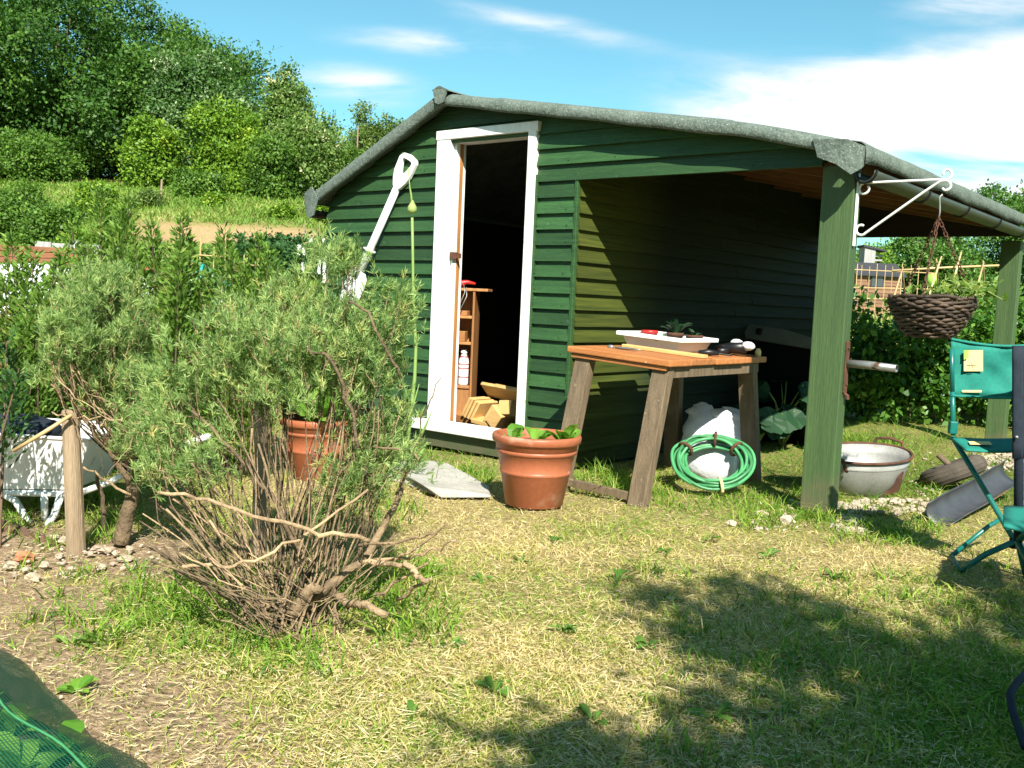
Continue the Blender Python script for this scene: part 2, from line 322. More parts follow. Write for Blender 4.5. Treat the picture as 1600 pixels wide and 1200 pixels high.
M['concrete'] = mat('pale concrete', (.42, .40, .35), (.28, .265, .23), scale=5, rough=.9, bump=.5, fine=.18)
M['chalk'] = mat('pale chalk stone', (.46, .38, .29), (.30, .235, .165), scale=14, rough=.9, bump=.4, tint=.3)
M['brick'] = mat('orange brick shard', (.48, .20, .10), (.36, .14, .07), scale=12, rough=.9)
M['shedbrown'] = mat('brown stained boards', (.24, .125, .062), (.15, .075, .036), scale=2, stretch=(1, 1, 10), rough=.7, fine=.2, tint=.3)
M['darkroof'] = mat('dark roofing felt', (.045, .046, .050), (.03, .03, .034), scale=8, rough=.9)
M['glass'] = mat('dark window pane', (.06, .075, .09), (.04, .05, .06), scale=3, rough=.1)
M['lime'] = mat('lime green plastic', (.30, .56, .09), (.24, .48, .06), scale=4, rough=.5)
M['greyboard'] = mat('weathered grey boards', (.36, .35, .33), (.24, .235, .22), scale=3, stretch=(9, 9, .5), rough=.85, fine=.2, tint=.2)
M['redbrown'] = mat('red brown planks', (.22, .09, .04), (.13, .05, .024), scale=3, stretch=(.5, 9, 9), rough=.7, fine=.2, tint=.2)
M['red'] = mat('red plastic', (.52, .025, .02), (.42, .02, .018), scale=9, rough=.4)
M['tealplastic'] = mat('teal plastic sheet', (.03, .34, .26), (.02, .25, .2), scale=6, rough=.35)
M['blue'] = mat('blue teal plastic drum', (.02, .26, .30), (.015, .2, .25), scale=6, rough=.35)
M['log'] = mat('rotten brown log', (.17, .095, .055), (.07, .04, .025), scale=8, stretch=(.7, 4, 4), rough=.9, bump=1, fine=.3)
# leaves and grass
M['artemisia'] = leafmat('grey green feathery leaves', [(0, (.075, .15, .042)), (.42, (.215, .335, .10)), (.82, (.39, .50, .175)), (1, (.54, .49, .18))], .35, tcol=(1.2, 1.3, .6))
M['rosemary'] = leafmat('dark spiky leaves', [(0, (.050, .115, .018)), (.45, (.13, .24, .036)), (.72, (.22, .34, .06)), (1, (.25, .17, .075))], .3)
M['rosedark'] = leafmat('deep green needle leaves', [(0, (.018, .055, .016)), (.6, (.045, .115, .028)), (1, (.085, .17, .04))], .22)
M['lettuce'] = leafmat('fresh lettuce leaves', [(0, (.09, .23, .025)), (1, (.22, .40, .055))], .4, rough=.4)
M['weedgreen'] = leafmat('lawn weed leaves', [(0, (.06, .15, .02)), (1, (.13, .25, .04))], .3)
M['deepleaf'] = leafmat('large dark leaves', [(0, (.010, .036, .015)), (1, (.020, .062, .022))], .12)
M['hedge'] = leafmat('glossy hedge leaves', [(0, (.035, .105, .014)), (.6, (.085, .20, .028)), (1, (.20, .33, .06))], .3, rough=.4)
M['weed'] = leafmat('pale green weeds', [(0, (.11, .20, .035)), (.6, (.21, .32, .07)), (1, (.36, .40, .16))], .35)
M['blade'] = leafmat('grass blades', [(0, (.060, .155, .014)), (.36, (.17, .31, .026)), (.58, (.35, .37, .08)), (.78, (.53, .435, .175)), (1, (.70, .57, .31))], .3, rough=.6)
M['straw'] = leafmat('dry straw', [(0, (.40, .31, .14)), (.5, (.58, .46, .24)), (1, (.76, .64, .40))], .15, rough=.7, tcol=(1, 1, 1))
M['longgrass'] = leafmat('long meadow grass', [(0, (.10, .21, .03)), (.5, (.21, .33, .055)), (.8, (.36, .40, .13)), (1, (.48, .40, .22))], .35)
M['stalk'] = leafmat('pale green stalk', [(0, (.20, .34, .09)), (1, (.36, .45, .15))], .25)
def treemat(n, a, b, c, d=None): return leafmat(n, [(0, a), (.5, b), (.88, c), (1, d or c)], .28, rough=.5)
M['t_dark'] = treemat('sycamore leaves', (.022, .065, .012), (.050, .125, .018), (.105, .205, .030), (.15, .25, .04))
M['t_mid'] = treemat('mid green leaves', (.045, .105, .016), (.095, .19, .026), (.17, .29, .045), (.24, .36, .07))
M['t_lime'] = treemat('yellow green leaves', (.070, .15, .014), (.15, .27, .024), (.25, .37, .035), (.36, .42, .04))
M['t_silver'] = treemat('silver backed leaves', (.030, .085, .018), (.080, .165, .040), (.26, .36, .19), (.52, .58, .40))
M['t_cream'] = treemat('creamy blossomed leaves', (.055, .12, .02), (.13, .22, .045), (.27, .33, .12), (.52, .50, .30))
M['t_white'] = treemat('white blossomed leaves', (.040, .11, .018), (.085, .19, .03), (.19, .29, .07), (.72, .70, .50))
M['t_olive'] = treemat('olive green leaves', (.055, .105, .022), (.11, .175, .035), (.18, .25, .055))
# ------------------------------------------------------------------ ground: one sheet to the horizon
def gap(a, b, s, g, far):
    r = [b]; st = s
    while r[-1] < far: st *= g; r.append(r[-1]+st)
    return r
xs = np.concatenate([-np.array(gap(0, 3.4, .07, 1.13, 600))[::-1], np.arange(-3.33, 5.2, .07), np.array(gap(0, 5.2, .07, 1.13, 600))])
ys = np.concatenate([-np.array(gap(0, 0, .5, 1.3, 300))[::-1], np.arange(.5, 1.6, .3), np.arange(1.6, 9, .07), np.array(gap(0, 9, .1, 1.06, 900))])
GX, GY = np.meshgrid(xs, ys, indexing='ij')
def bumps(x, y):
    near = np.clip(1.3-np.abs(y-4)/9, 0, 1)
    return (.016*n2(x, y, 1.3)+.010*n2(x+5, y-3, 5.)+.006*n2(x-2, y+7, 14.))*near
GZ = ground(GX, GY)+bumps(GX, GY)-.008
GZ = np.where(inside(GX, GY, 1.7, 4.0, .05, 3.9), np.minimum(GZ, -.02), GZ)
nx, ny = GX.shape
gm = bpy.data.meshes.new('ground'); ii = (np.arange(nx-1)[:, None]*ny+np.arange(ny-1)[None]).reshape(-1)
gq = np.stack([ii, ii+ny, ii+ny+1, ii+1], 1)
gm.vertices.add(nx*ny); gm.vertices.foreach_set('co', np.stack([GX, GY, GZ], -1).reshape(-1).astype(np.float32))
gm.loops.add(gq.size); gm.loops.foreach_set('vertex_index', gq.reshape(-1).astype(np.int32)); gm.polygons.add(len(gq)); gm.polygons.foreach_set('loop_start', np.arange(len(gq), dtype=np.int32)*4)
gm.polygons.foreach_set('use_smooth', np.ones(len(gq), dtype=bool))
def smooth(a, b, x): t = np.clip((x-a)/(b-a), 0, 1); return t*t*(3-2*t)
def soilness(x, y):          # bare earth: the plot with the net, and the stony bed beyond it
    e = n2(x, y, 2.2)*.22
    nd = (x+1.75)*.7017+(y-2.98)*.7127; front = smooth(.50, .18, nd+e*1.5)*smooth(.30, -.1, x+e)           # near corner, left of the lawn
    bed = smooth(-1.05, -1.35, x+e*.6)*smooth(3.15, 3.5, y+e*.6)*smooth(4.35, 4.0, y+e)
    return np.clip(np.maximum(front*.95, bed), 0, 1)
def strawness(x, y): return np.clip(.70+.40*n2(x+3, y, 1.1)-.34*smooth(.3, 1.2, x)*smooth(3.6, 2.4, y)-.35*smooth(5.2, 6.2, y)+.2*smooth(5.3, 4.6, y)*smooth(3.6, 4.3, y)*smooth(-.8, -.2, x)-.3*smooth(.9, 1.5, x)*smooth(4.2, 4.8, y), 0, 1)
TAN = smooth(24.6, 25.2, GY)*smooth(30.5, 29.6, GY)*smooth(-.06, -.1, GX/np.maximum(GY, 1))*smooth(-.42, -.36, GX/np.maximum(GY, 1))
for nm_, arr in (('soil', soilness(GX, GY)), ('straw', np.where(GY < 9, strawness(GX, GY), .12)), ('tan', TAN)):
    a = gm.attributes.new(nm_, 'FLOAT', 'POINT'); a.data.foreach_set('value', arr.reshape(-1).astype(np.float32))
gm.update(calc_edges=True)
mt, t, b, o = new_mat('earth and turf'); L_ = t.links.new
def at_(n): a = t.nodes.new('ShaderNodeAttribute'); a.attribute_name = n; return a.outputs['Fac']
def no_(s, d=6): n = t.nodes.new('ShaderNodeTexNoise'); n.inputs['Scale'].default_value = s; n.inputs['Detail'].default_value = d; n.inputs['Roughness'].default_value = .65; L_(tcg.outputs['Object'], n.inputs['Vector']); return n.outputs[0]
def rampn(src, *st):
    r = t.nodes.new('ShaderNodeValToRGB'); e = r.color_ramp.elements
    e[0].position, e[0].color = st[0][0], (*st[0][1], 1); e[1].position, e[1].color = st[-1][0], (*st[-1][1], 1)
    for p, c in st[1:-1]: q = e.new(p); q.color = (*c, 1)
    L_(src, r.inputs[0]); return r.outputs[0]
def mix_(f, a, c):
    n = t.nodes.new('ShaderNodeMix'); n.data_type = 'RGBA'; L_(f, n.inputs[0]); L_(a, n.inputs[6]); L_(c, n.inputs[7]); return n.outputs[2]
tcg = t.nodes.new('ShaderNodeTexCoord')
n40, n8 = no_(45), no_(7)
turf = rampn(n40, (.3, (.075, .10, .022)), (.5, (.18, .19, .045)), (.72, (.32, .27, .11)))
straw = rampn(n40, (.3, (.17, .125, .055)), (.5, (.38, .29, .13)), (.72, (.56, .44, .23)))
soil = rampn(n40, (.28, (.13, .085, .05)), (.5, (.33, .23, .14)), (.75, (.50, .37, .24)))
tan = rampn(n8, (.3, (.33, .21, .10)), (.7, (.50, .34, .18)))
c_ = mix_(at_('tan'), mix_(at_('soil'), mix_(at_('straw'), turf, straw), soil), tan)
L_(c_, b.inputs['Base Color']); b.inputs['Roughness'].default_value = 1; b.inputs['Specular IOR Level'].default_value = .1
bp = t.nodes.new('ShaderNodeBump'); bp.inputs['Strength'].default_value = .9; bp.inputs['Distance'].default_value = .03; L_(no_(38, 8), bp.inputs['Height']); L_(bp.outputs[0], b.inputs['Normal'])
gm.materials.append(mt); go = bpy.data.objects.new('ground', gm); COL.objects.link(go); plain(go)
# ------------------------------------------------------------------ the shed (own frame: x towards the camera's right along the front, y to the back)
def S(l, w, z): return (-l, w, z)
shed = thing('garden_shed', 'dark green weatherboarded garden shed with felt roof, open white doorway and lean-to porch', 'shed', (OX, OY, 0), SHED_ROT)
RL, RZ, SLL, SLR = 2.74, 2.36, .473, .168
def under(l): return RZ-SLL*(l-RL) if l > RL else RZ-SLR*(RL-l)-.045*max(0, (.6-l)/.67)**1.5
LW, LC, DEP = 4.03, 1.68, 3.9
def board(mb, a0, b0, a1, b1, z0, z1, axis='front', prd=.035, off=0.):
    """one overlapping board, its lower edge standing proud"""
    mb.c = random.random()
    p0, p1 = prd+random.uniform(-.003, .003), .006
    j = random.uniform(-.003, .003)
    z0 += j
    if axis == 'front': g = lambda s, o, z: S(s, -o-off, z)
    elif axis == 'side': g = lambda s, o, z: S(LC-o-off, s, z)
    elif axis == 'left': g = lambda s, o, z: S(LW+o, s, z)
    else: g = lambda s, o, z: S(s, DEP+o, z)
    V = [g(a0, p0, z0), g(b0, p0, z0), g(b1, p1, z1), g(a1, p1, z1), g(a0, 0, z0), g(b0, 0, z0), g(b1, 0, z1), g(a1, 0, z1)]
    mb.add(V, [(0, 1, 2, 3), (4, 7, 6, 5), (0, 4, 5, 1), (3, 2, 6, 7), (0, 3, 7, 4), (1, 5, 6, 2)])
mf = MB(); P_ = .1005
for k in range(24):
    z0 = .015+k*P_; z1 = z0+P_+.012
    def lim(z): return (max(RL-(RZ+.03-z)/SLR, .115) if z < RZ+.03 else RL, min(RL+(RZ+.03-z)/SLL, LW) if z < RZ+.03 else RL)
    (r0, l0), (r1, l1) = lim(z0), lim(z1)
    if z0 < 1.80: r0 = r1 = LC
    if r0 >= l0 or z0 > RZ: continue
    if r1 > l1: r1 = l1 = RL
    if z0 < .03: board(mf, r0, l0, r1, l1, z0, z1)
    elif z1 < 2.23:
        board(mf, r0, 2.03, r1, 2.03, z0, z1); board(mf, 2.83, l0, 2.83, l1, z0, z1)
    else: board(mf, r0, l0, r1, l1, z0, z1)
mf.c = 0.
for k in range(22):
    z = .05+k*P_
    for l in (1.74, 1.97, 2.93, 3.30, 3.66, 3.97) if z < 1.8 else (.5, .95, 1.4, 1.74, 2.5, 3.0, 3.4):
        if z > under(l)-.06 or (2.0 < l < 2.86 and z < 2.23): continue
        a = random.uniform(-.012, .012)
        if random.random() < .75: mf.tube([S(l+a, -.015, z-.012), S(l+a, -.0335, z-.012)], .0038, 6)
mf.build('front_cladding', M['green'], shed)
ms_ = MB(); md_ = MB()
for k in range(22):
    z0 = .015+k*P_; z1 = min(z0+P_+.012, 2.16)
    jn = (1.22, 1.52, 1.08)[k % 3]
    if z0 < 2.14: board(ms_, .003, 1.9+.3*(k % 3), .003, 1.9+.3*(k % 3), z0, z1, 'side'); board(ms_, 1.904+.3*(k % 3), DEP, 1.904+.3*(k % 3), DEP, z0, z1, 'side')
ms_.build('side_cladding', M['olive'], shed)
mr = MB()
for k in range(18):
    z0 = .015+k*P_; z1 = z0+P_+.012
    if z1 < 1.80: board(mr, 0, DEP, 0, DEP, z0, z1, 'left')
mr.build('left_cladding', M['green'], shed)
mk = MB()
for k in range(24):
    z0 = .015+k*P_; z1 = z0+P_+.012; (r0, l0), (r1, l1) = lim(z0), lim(z1); r0, r1 = max(r0, LC), max(r1, LC)
    if z0 > RZ or r0 >= l0: continue
    if r1 > l1: r1 = l1 = max(RL, LC)
    board(mk, r0, l0, r1, l1, z0, z1, 'back')
mk.build('back_cladding', M['green'], shed)
ct = MB(); ct.box(S(LC-.006, -.012, .97), (.026, .03, 1.80)); ct.box(S(1.981, -.019, 1.01), (.015, .042, 1.72)); ct.build('corner_batten', M['green'], shed, bevel=.004)
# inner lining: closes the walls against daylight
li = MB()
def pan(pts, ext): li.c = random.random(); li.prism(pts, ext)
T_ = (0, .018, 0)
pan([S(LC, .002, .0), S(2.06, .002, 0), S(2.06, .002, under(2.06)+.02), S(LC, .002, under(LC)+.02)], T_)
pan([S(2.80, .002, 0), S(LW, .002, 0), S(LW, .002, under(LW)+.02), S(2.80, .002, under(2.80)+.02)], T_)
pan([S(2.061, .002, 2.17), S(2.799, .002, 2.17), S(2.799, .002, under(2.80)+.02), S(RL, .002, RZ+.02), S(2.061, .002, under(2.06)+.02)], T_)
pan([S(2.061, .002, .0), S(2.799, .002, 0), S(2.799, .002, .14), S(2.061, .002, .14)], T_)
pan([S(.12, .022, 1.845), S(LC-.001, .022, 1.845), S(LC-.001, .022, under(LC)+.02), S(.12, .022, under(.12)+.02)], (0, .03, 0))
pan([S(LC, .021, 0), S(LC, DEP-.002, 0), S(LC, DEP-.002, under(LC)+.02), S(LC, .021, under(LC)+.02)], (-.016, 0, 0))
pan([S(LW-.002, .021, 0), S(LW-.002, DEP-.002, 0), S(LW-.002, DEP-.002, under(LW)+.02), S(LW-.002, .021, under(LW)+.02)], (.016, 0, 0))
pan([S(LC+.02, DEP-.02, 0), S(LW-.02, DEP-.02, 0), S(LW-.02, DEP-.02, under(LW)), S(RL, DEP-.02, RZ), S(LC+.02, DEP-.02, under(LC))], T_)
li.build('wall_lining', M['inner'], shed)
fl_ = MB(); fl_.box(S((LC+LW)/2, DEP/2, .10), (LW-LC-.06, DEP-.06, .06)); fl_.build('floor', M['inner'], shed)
# doorway
dr = thing; fr = MB()
fr.box(S(2.798, -.025, 1.175), (.126, .052, 1.95)); fr.box(S(2.022, -.025, 1.175), (.066, .052, 1.95)); fr.box(S(2.42, -.027, 2.174), (.89, .058, .062))
fr.box(S(2.728, .05, 1.16), (.02, .10, 1.98)); fr.box(S(2.052, .05, 1.16), (.02, .10, 1.98)); fr.box(S(2.39, .05, 2.132), (.655, .10, .02))
fr.build('door_frame', M['white'], shed, bevel=.004)
sl = MB(); sl.box(S(2.50, -.045, .168), (.98, .12, .07)); sl.build('door_sill', M['white'], shed, bevel=.006)
sb = MB(); sb.prism([S(2.03, -.045, .128), S(2.98, -.045, .128), S(2.98, -.055, .02), S(2.03, -.055, .02)], (0, .02, 0)); sb.build('sill_board', M['green'], shed, bevel=.004)
hg = MB(); hg.box(S(2.712, .004, 1.355), (.035, .05, .05)); hg.box(S(2.675, .012, 1.355), (.05, .008, .035)); hg.tube([S(2.70, -.03, 1.33), S(2.70, -.03, 1.38)], .006)
hg.build('hinge', M['rust'], shed, bevel=.002)
ed = MB(); ed.box(S(2.714, .05, 1.16), (.006, .03, 1.96)); ed.build('door_edge', M['shelfwood'], shed)
# roof
def felt(lo, hi, nseg, name, w0=-.2):
    prof = [(4.06, .02), (4.08, .06), (4.06, .10), (3.2, .104), (2.3, .1), (1.4, .104), (.6, .1), (.1, .1), (-.11, .102), (-.155, .097), (-.185, .078), (-.2, .045), (-.197, .012), (-.188, -.004), (-.172, -.004), (-.168, .03), (-.1, .036), (1., .036), (4.06, .02)]
    mb = MB()
    def fn(u, v):
        l = lo+(hi-lo)*u; i = int(round(v*(len(prof)-1))); w, z = prof[i]; w += .05*(w < -.1)
        wob = .003*math.sin(l*5.1)+.003*math.sin(l*13+1); lip = 1 if w < -.04 and w < 0 else 0
        z2 = z+lip*wob*.8*(z < .06)+(0 if lip else .004*math.sin(l*7+w*3))
        z2 += .006 if (.62 < l < 2.27 and z > .03) else 0
        z2 = z2*(1.2 if l > RL else .82) if z2 > 0 else z2
        return S(l, w+lip*wob*.5, under(l)+z2)
    mb.sheet(fn, nseg, len(prof)-1); return mb.build(name, M['felt'], shed, smooth=True)
felt(-.065, RL, 110, 'roof'); felt(RL, 4.14, 50, 'roof')
rc = MB()
def ridgecap(u, v):
    l = RL-.075+.15*u; w = -.166+4.2*v
    return S(l, w, under(l)+(.122 if l > RL+.001 else .086 if l < RL-.001 else .104)+.006)
rc.sheet(ridgecap, 6, 10)
rc.prism([S(RL-.065, -.168, under(RL-.065)+.10), S(RL, -.172, RZ+.118), S(RL+.065, -.168, under(RL+.065)+.13), S(RL+.04, -.17, under(RL+.04)+.03), S(RL, -.172, RZ-.005), S(RL-.04, -.17, under(RL-.04)+.015)], (0, .012, 0))
rc.build('ridge_cap', M['felt'], shed)
# right eave: felt turned down over the edge, with a folded corner
ev = MB(); zt = under(-.065)+.078
def eave(u, v):
    w = -.12+4.17*u; a = v; wob = .006*math.sin(w*6)+.004*math.sin(w*17)
    pts = [(.0, .002), (-.05, -.006), (-.072, -.025), (-.078, -.06), (-.074, -.105+wob)]
    i = int(round(v*4)); return S(-.06+pts[i][0]+wob*.5, w, zt+pts[i][1])
ev.sheet(eave, 60, 4); ev.build('eave_lip', M['felt'], shed, smooth=True, solid=.006)
cf = MB()
cf.add([S(.12, -.156, zt+.02), S(-.06, -.162, zt+.004), S(-.132, -.14, zt-.03), S(-.136, -.08, zt-.03), S(-.128, -.14, zt-.14), S(-.088, -.165, zt-.17), S(-.01, -.164, zt-.115), S(.09, -.158, zt-.075), S(-.128, -.07, zt-.10)],
       [(0, 7, 6, 1), (1, 6, 5, 2), (2, 5, 4), (2, 4, 8, 3)])
cf.build('corner_flap', M['felt'], shed, solid=.008)
cf = MB(); zl = under(4.14)
cf.add([S(4.06, -.158, under(4.06)+.13), S(4.155, -.15, zl+.12), S(4.165, -.08, zl+.12), S(4.16, -.14, zl+.02), S(4.10, -.156, zl-.075), S(4.03, -.158, zl-.05), S(3.99, -.155, under(3.99)+.0), S(4.16, -.05, zl+.0)], [(0, 6, 5, 4), (0, 4, 3, 1), (1, 3, 7, 2)])
cf.build('corner_flap', M['felt'], shed, solid=.008)
# posts, beams and rafters of the lean-to
po = MB(); po.box(S(.036, .05, .90), (.172, .095, 1.86)); po.build('front_post', M['postgreen'], shed, bevel=.006)
pb = MB(); pb.box(S(.02, 3.83, .86), (.15, .1, 1.74)); pb.build('back_post', M['postgreen'], shed, bevel=.006)
bk = MB(); bk.prism([S(0, 3.84, 1.775), S(LC-.001, 3.84, 1.775), S(LC-.001, 3.84, under(LC)+.03), S(0, 3.84, under(0)+.03)], (0, .04, 0)); bk.build('back_beam', M['inner'], shed)
for i, w in enumerate(np.linspace(.55, 3.4, 6)):
    rb = MB(); rb.c = random.random(); rb.bar(S(LC-.02, w, under(LC)-.03), S(0, w, under(0)-.03), .045, .09); rb.build('rafter', M['rafter'], shed)
rp_ = MB(); rp_.box(S(.0, 1.98, 1.845), (.045, 3.6, .09)); rp_.build('eave_beam', M['rafter'], shed)
gt = MB()
def gutter(l0, w0, w1, z, sgn):
    def fn(u, v):
        a = math.pi*v; return S(l0-sgn*.05*math.cos(a), w0+(w1-w0)*u, z-.055*math.sin(a))
    gt.sheet(fn, 12, 10)
gutter(-.105, -.02, 4.1, 1.79, 1); gt.build('gutter', M['gutter'], shed, smooth=True, solid=.004)
gt = MB(); gutter(4.17, -.06, 3.9, under(4.1)-.02, -1); gt.build('gutter', M['black'], shed, smooth=True, solid=.004)
for w in (-.01, .9, 1.75, 2.6, 3.4):
    gb = MB(); gb.tube([S(-.105-.056*math.cos(math.pi*i/8), w, 1.792-.061*math.sin(math.pi*i/8)) for i in range(9)], .009, 6); gb.build('gutter_bracket', M['black'], shed)
# ------------------------------------------------------------------ inside the doorway
def at_shed(l, w, z): return tuple(sw(l, w, z))
SHC = sw(2.81, .36)+np.array([-.135, .04, .13])
shf = thing('shelf_unit', 'narrow brown wooden shelf unit just inside the open white doorway', 'shelf', tuple(SHC), R(-10))
for nm_, c, d in (('side_panel', (.145, 0, .52), (.016, .18, .96)), ('side_panel', (-.145, 0, .52), (.016, .18, .96)), ('back_panel', (0, .085, .52), (.27, .012, .96))):
    q = MB(); q.c = random.random(); q.box(c, d); q.build(nm_, M['shelfwood'], shf, bevel=.003)
for z, ex in ((1.0, .10), (.80, 0), (.61, 0), (.29, 0)):
    q = MB(); q.c = random.random(); q.box((ex*.6, -.01, z), (.272+ex, .175, .02)); q.build('shelf', M['shelfwood'], shf, bevel=.003)
q = MB(); q.box((-.065, -.088, .45), (.14, .014, .30)); q.build('door', M['shelfwood'], shf, bevel=.003)
q = MB(); q.c = .1; q.box((0, 0, .14), (.27, .17, .28)); q.build('base_box', M['shelfwood'], shf, bevel=.004)
def at_shelf(x, y, z): return tuple(SHC+np.array([x, y, z]))
can = thing('spray_bottle', 'white bottle with red bands standing in the lowest shelf compartment', 'bottle', at_shelf(.068, -.035, .301), 0)
q = MB(); q.lathe([(.036, 0), (.038, .01), (.038, .17), (.033, .195), (.022, .215), (.020, .23)], 20, capt=True); q.build('body', M['white'], can, smooth=True)
q = MB(); q.lathe([(.024, .228), (.026, .24), (.024, .258), (.01, .264)], 16, capt=True); q.build('cap', M['white'], can, smooth=True)
for z in (.205, .15, .12, .055):
    q = MB(); q.lathe([(.0385 if z < .17 else .033, z), (.0392 if z < .17 else .0335, z+.003), (.0385 if z < .17 else .033, z+.008)], 20, capb=False); q.build('band', M['red'], can, smooth=True)
q = MB(); q.lathe([(.016, 0), (.017, .01), (.017, .10), (.012, .115), (.012, .135)], 14, capt=True)
tag(q.build('canister', M['paleplastic'], smooth=True, loc=at_shelf(-.075, -.03, .621)), 'slim pale canister on the second lowest shelf inside the door', 'canister')
for i, (x, z, dz, lab) in enumerate(((.02, .621, .075, 'brown wooden block on the shelf above the banded bottle'), (.03, .811, .035, 'red brown offcut lying on the middle shelf by the cable'))):
    q = MB(); q.c = .2+.3*i; q.box((0, 0, dz/2), (.12, .09, dz), Matrix.Rotation(-.2, 3, 'Z')); tag(q.build('wood_block', M['shelfwood'], bevel=.004, loc=at_shelf(x, -.03, z)), lab, 'wood block')
q = MB(); q.tube([(0, 0, .0), (.05, .0, .02), (.09, .01, .03), (.15, .0, .02)], [.016, .022, .015, .008], 8); q.tube([(.0, 0, .01), (-.03, .01, .05), (-.02, .02, .07)], .008, 6)
tag(q.build('hand_tool', M['red'], smooth=True, loc=at_shelf(-.02, -.03, 1.025)), 'red handled tool lying on the top shelf inside the shed', 'hand tool')
q = MB(); q.tube([(.05, -.10, 1.03), (.06, -.12, .98), (.03, -.12, .90), (-.01, -.10, .84), (-.05, -.07, .82)], .0035, 6); q.tube([(.05, -.10, 1.03), (.0, -.09, 1.08), (-.05, -.08, 1.14), (-.09, -.07, 1.17)], .003, 6); q.tube([(.07, -.10, 1.015), (.075, -.13, .95), (.04, -.13, .87), (.0, -.10, .825)], .0035, 6)
tag(q.build('cable', M['steel'], smooth=True, loc=at_shelf(0, 0, 0)), 'grey cable looping down from the top shelf', 'cable')
gi = 'timber offcuts heaped behind the door sill'
for i, (l, w, z, sx, sy, sz, ry, rx, lab) in enumerate([
    (2.43, .36, .40, .24, .15, .030, .06, -.75, 'wide pale board end lying on top of the timber heap'), (2.60, .36, .41, .16, .14, .026, .05, -.75, 'narrow pale board end beside the widest on the timber heap'),
    (2.72, .30, .29, .022, .20, .15, .5, .0, 'outermost tilted slat nearest the shelf in the timber heap'), (2.685, .29, .285, .022, .20, .16, .5, .0, 'second tilted slat from the shelf in the timber heap'),
    (2.645, .28, .275, .022, .20, .15, .5, .0, 'third tilted slat from the shelf in the timber heap'), (2.605, .27, .27, .022, .20, .15, .52, .0, 'innermost tilted slat on the shelf side of the timber heap'),
    (2.47, .26, .27, .028, .20, .14, .6, .0, 'tilted board end under the widest board of the timber heap'), (2.40, .24, .25, .10, .2, .13, .7, .1, 'chunky timber end at the bottom of the heap'),
    (2.33, .26, .30, .11, .2, .10, -.1, -.3, 'thick timber end against the right jamb of the doorway'), (2.55, .22, .20, .16, .12, .03, .1, .1, 'small thin offcut lying flat by the door sill'), (2.83, .28, .20, .20, .10, .05, .1, .1, 'red tinged offcut lying beneath the shelf unit')]):
    q = MB(); q.c = .3+.5*random.random(); q.box((0, 0, 0), (sx, sy, sz), Matrix.Rotation(ry, 3, 'Y') @ Matrix.Rotation(rx, 3, 'X'))
    o = q.build('timber_offcut', M['shelfwood'] if i == 10 else M['pine'], bevel=.003, loc=at_shed(l, w, z)); o.rotation_euler = (0, 0, SHED_ROT); tag(o, lab, 'timber offcut', gi)
# ------------------------------------------------------------------ things against and around the shed
def ls(P):
    """a world point in the shed's frame: (l, w, z)"""
    d = np.array(P)-np.array([OX, OY, 0]); return float(d@LD), float(d@WD), float(d[2])
# spade leaning on the wall
spd = thing('spade', 'white plastic spade propped aslant against the green boards beside the doorway', 'spade', at_shed(3.70, -.16, .70), SHED_ROT)
a0, a1 = Vector((.154, .03, .48)), Vector((.480, .105, 1.165))
ax = (a1-a0).normalized(); side = Vector((ax.z, 0, -ax.x)).normalized(); nrm = ax.cross(side)
q = MB(); q.tube([a0, a0+ax*.25, a1], [.029, .028, .027], 12); q.build('shaft', M['white'], spd, smooth=True)
q = MB(); c = a0+ax*.23; q.tube([c-ax*.006, c, c+ax*.006], [.040, .052, .040], 16, squash=1.); q.build('collar', M['white'], spd, smooth=True)
q = MB(); hp = []
def hpt(s_, u_): return a1+side*s_*1.55+ax*u_*1.2
outer = [(-.022, -.03), (-.045, .02), (-.055, .06), (-.058, .15), (-.05, .175), (.0, .185), (.05, .175), (.058, .15), (.055, .06), (.045, .02), (.022, -.03)]
inner = [(-.008, .062), (-.018, .085), (-.030, .12), (-.032, .14), (-.024, .148), (.0, .15), (.024, .148), (.032, .14), (.030, .12), (.018, .085), (.008, .062)]
for off in (-.016, .016):
    hp += [hpt(*p)+nrm*off for p in outer]+[hpt(*p)+nrm*off for p in inner]
n_ = 11; F = []
for i in range(n_):
    j = (i+1) % n_
    F += [(i, j, n_+j, n_+i), (2*n_+i, 3*n_+i, 3*n_+j, 2*n_+j), (i, 2*n_+i, 2*n_+j, j), (n_+i, n_+j, 3*n_+j, 3*n_+i)]
q.add(hp, F); q.build('handle', M['white'], spd, bevel=.006)
q = MB()
def bl(u, v):
    s_ = (u-.5)*2; w_ = .105*(1 if v > .12 else .55+3.7*v)*(1-.35*max(0, v-.7)/.3*abs(s_)); return a0+ax*(.06-.30*v)+side*(s_*w_)-nrm*(.018*(1-s_*s_)*(1-v*.5))
q.sheet(bl, 10, 12); q.build('blade', M['white'], spd, smooth=True, solid=.006)
# tall allium with a drooping bud
al0 = gp(632, 735); al = thing('allium_plant', 'tall pale green allium with one bud hanging from its bent stalk beside the doorway', 'plant', tuple(al0))
Ya = al0[1]
def rel(px, py, Y=None): return Vector(at(px, py, Y or Ya))-Vector(al0)
q = MB(); q.c = .4; pts = [rel(632, 735), rel(640, 660), rel(648, 590), rel(650, 540), rel(646, 480), rel(645, 400), rel(644, 340), rel(642, 312), rel(639, 285), rel(637, 270)]
q.tube(pts[:7], [.014, .013, .011, .010, .009, .0085, .008], 8); q.tube([rel(644, 322), rel(642.5, 305), rel(640, 290), rel(638, 262)], [.009, .006, .004, .003], 8); q.build('stalk', M['stalk'], al, smooth=True)
q = MB(); q.c = .9; bc = rel(644, 326); q.lathe([(.002, -.03), (.022, -.024), (.029, -.006), (.026, .012), (.014, .032), (.005, .05)], 14, c=bc); q.build('bud', M['stalk'], al, smooth=True)
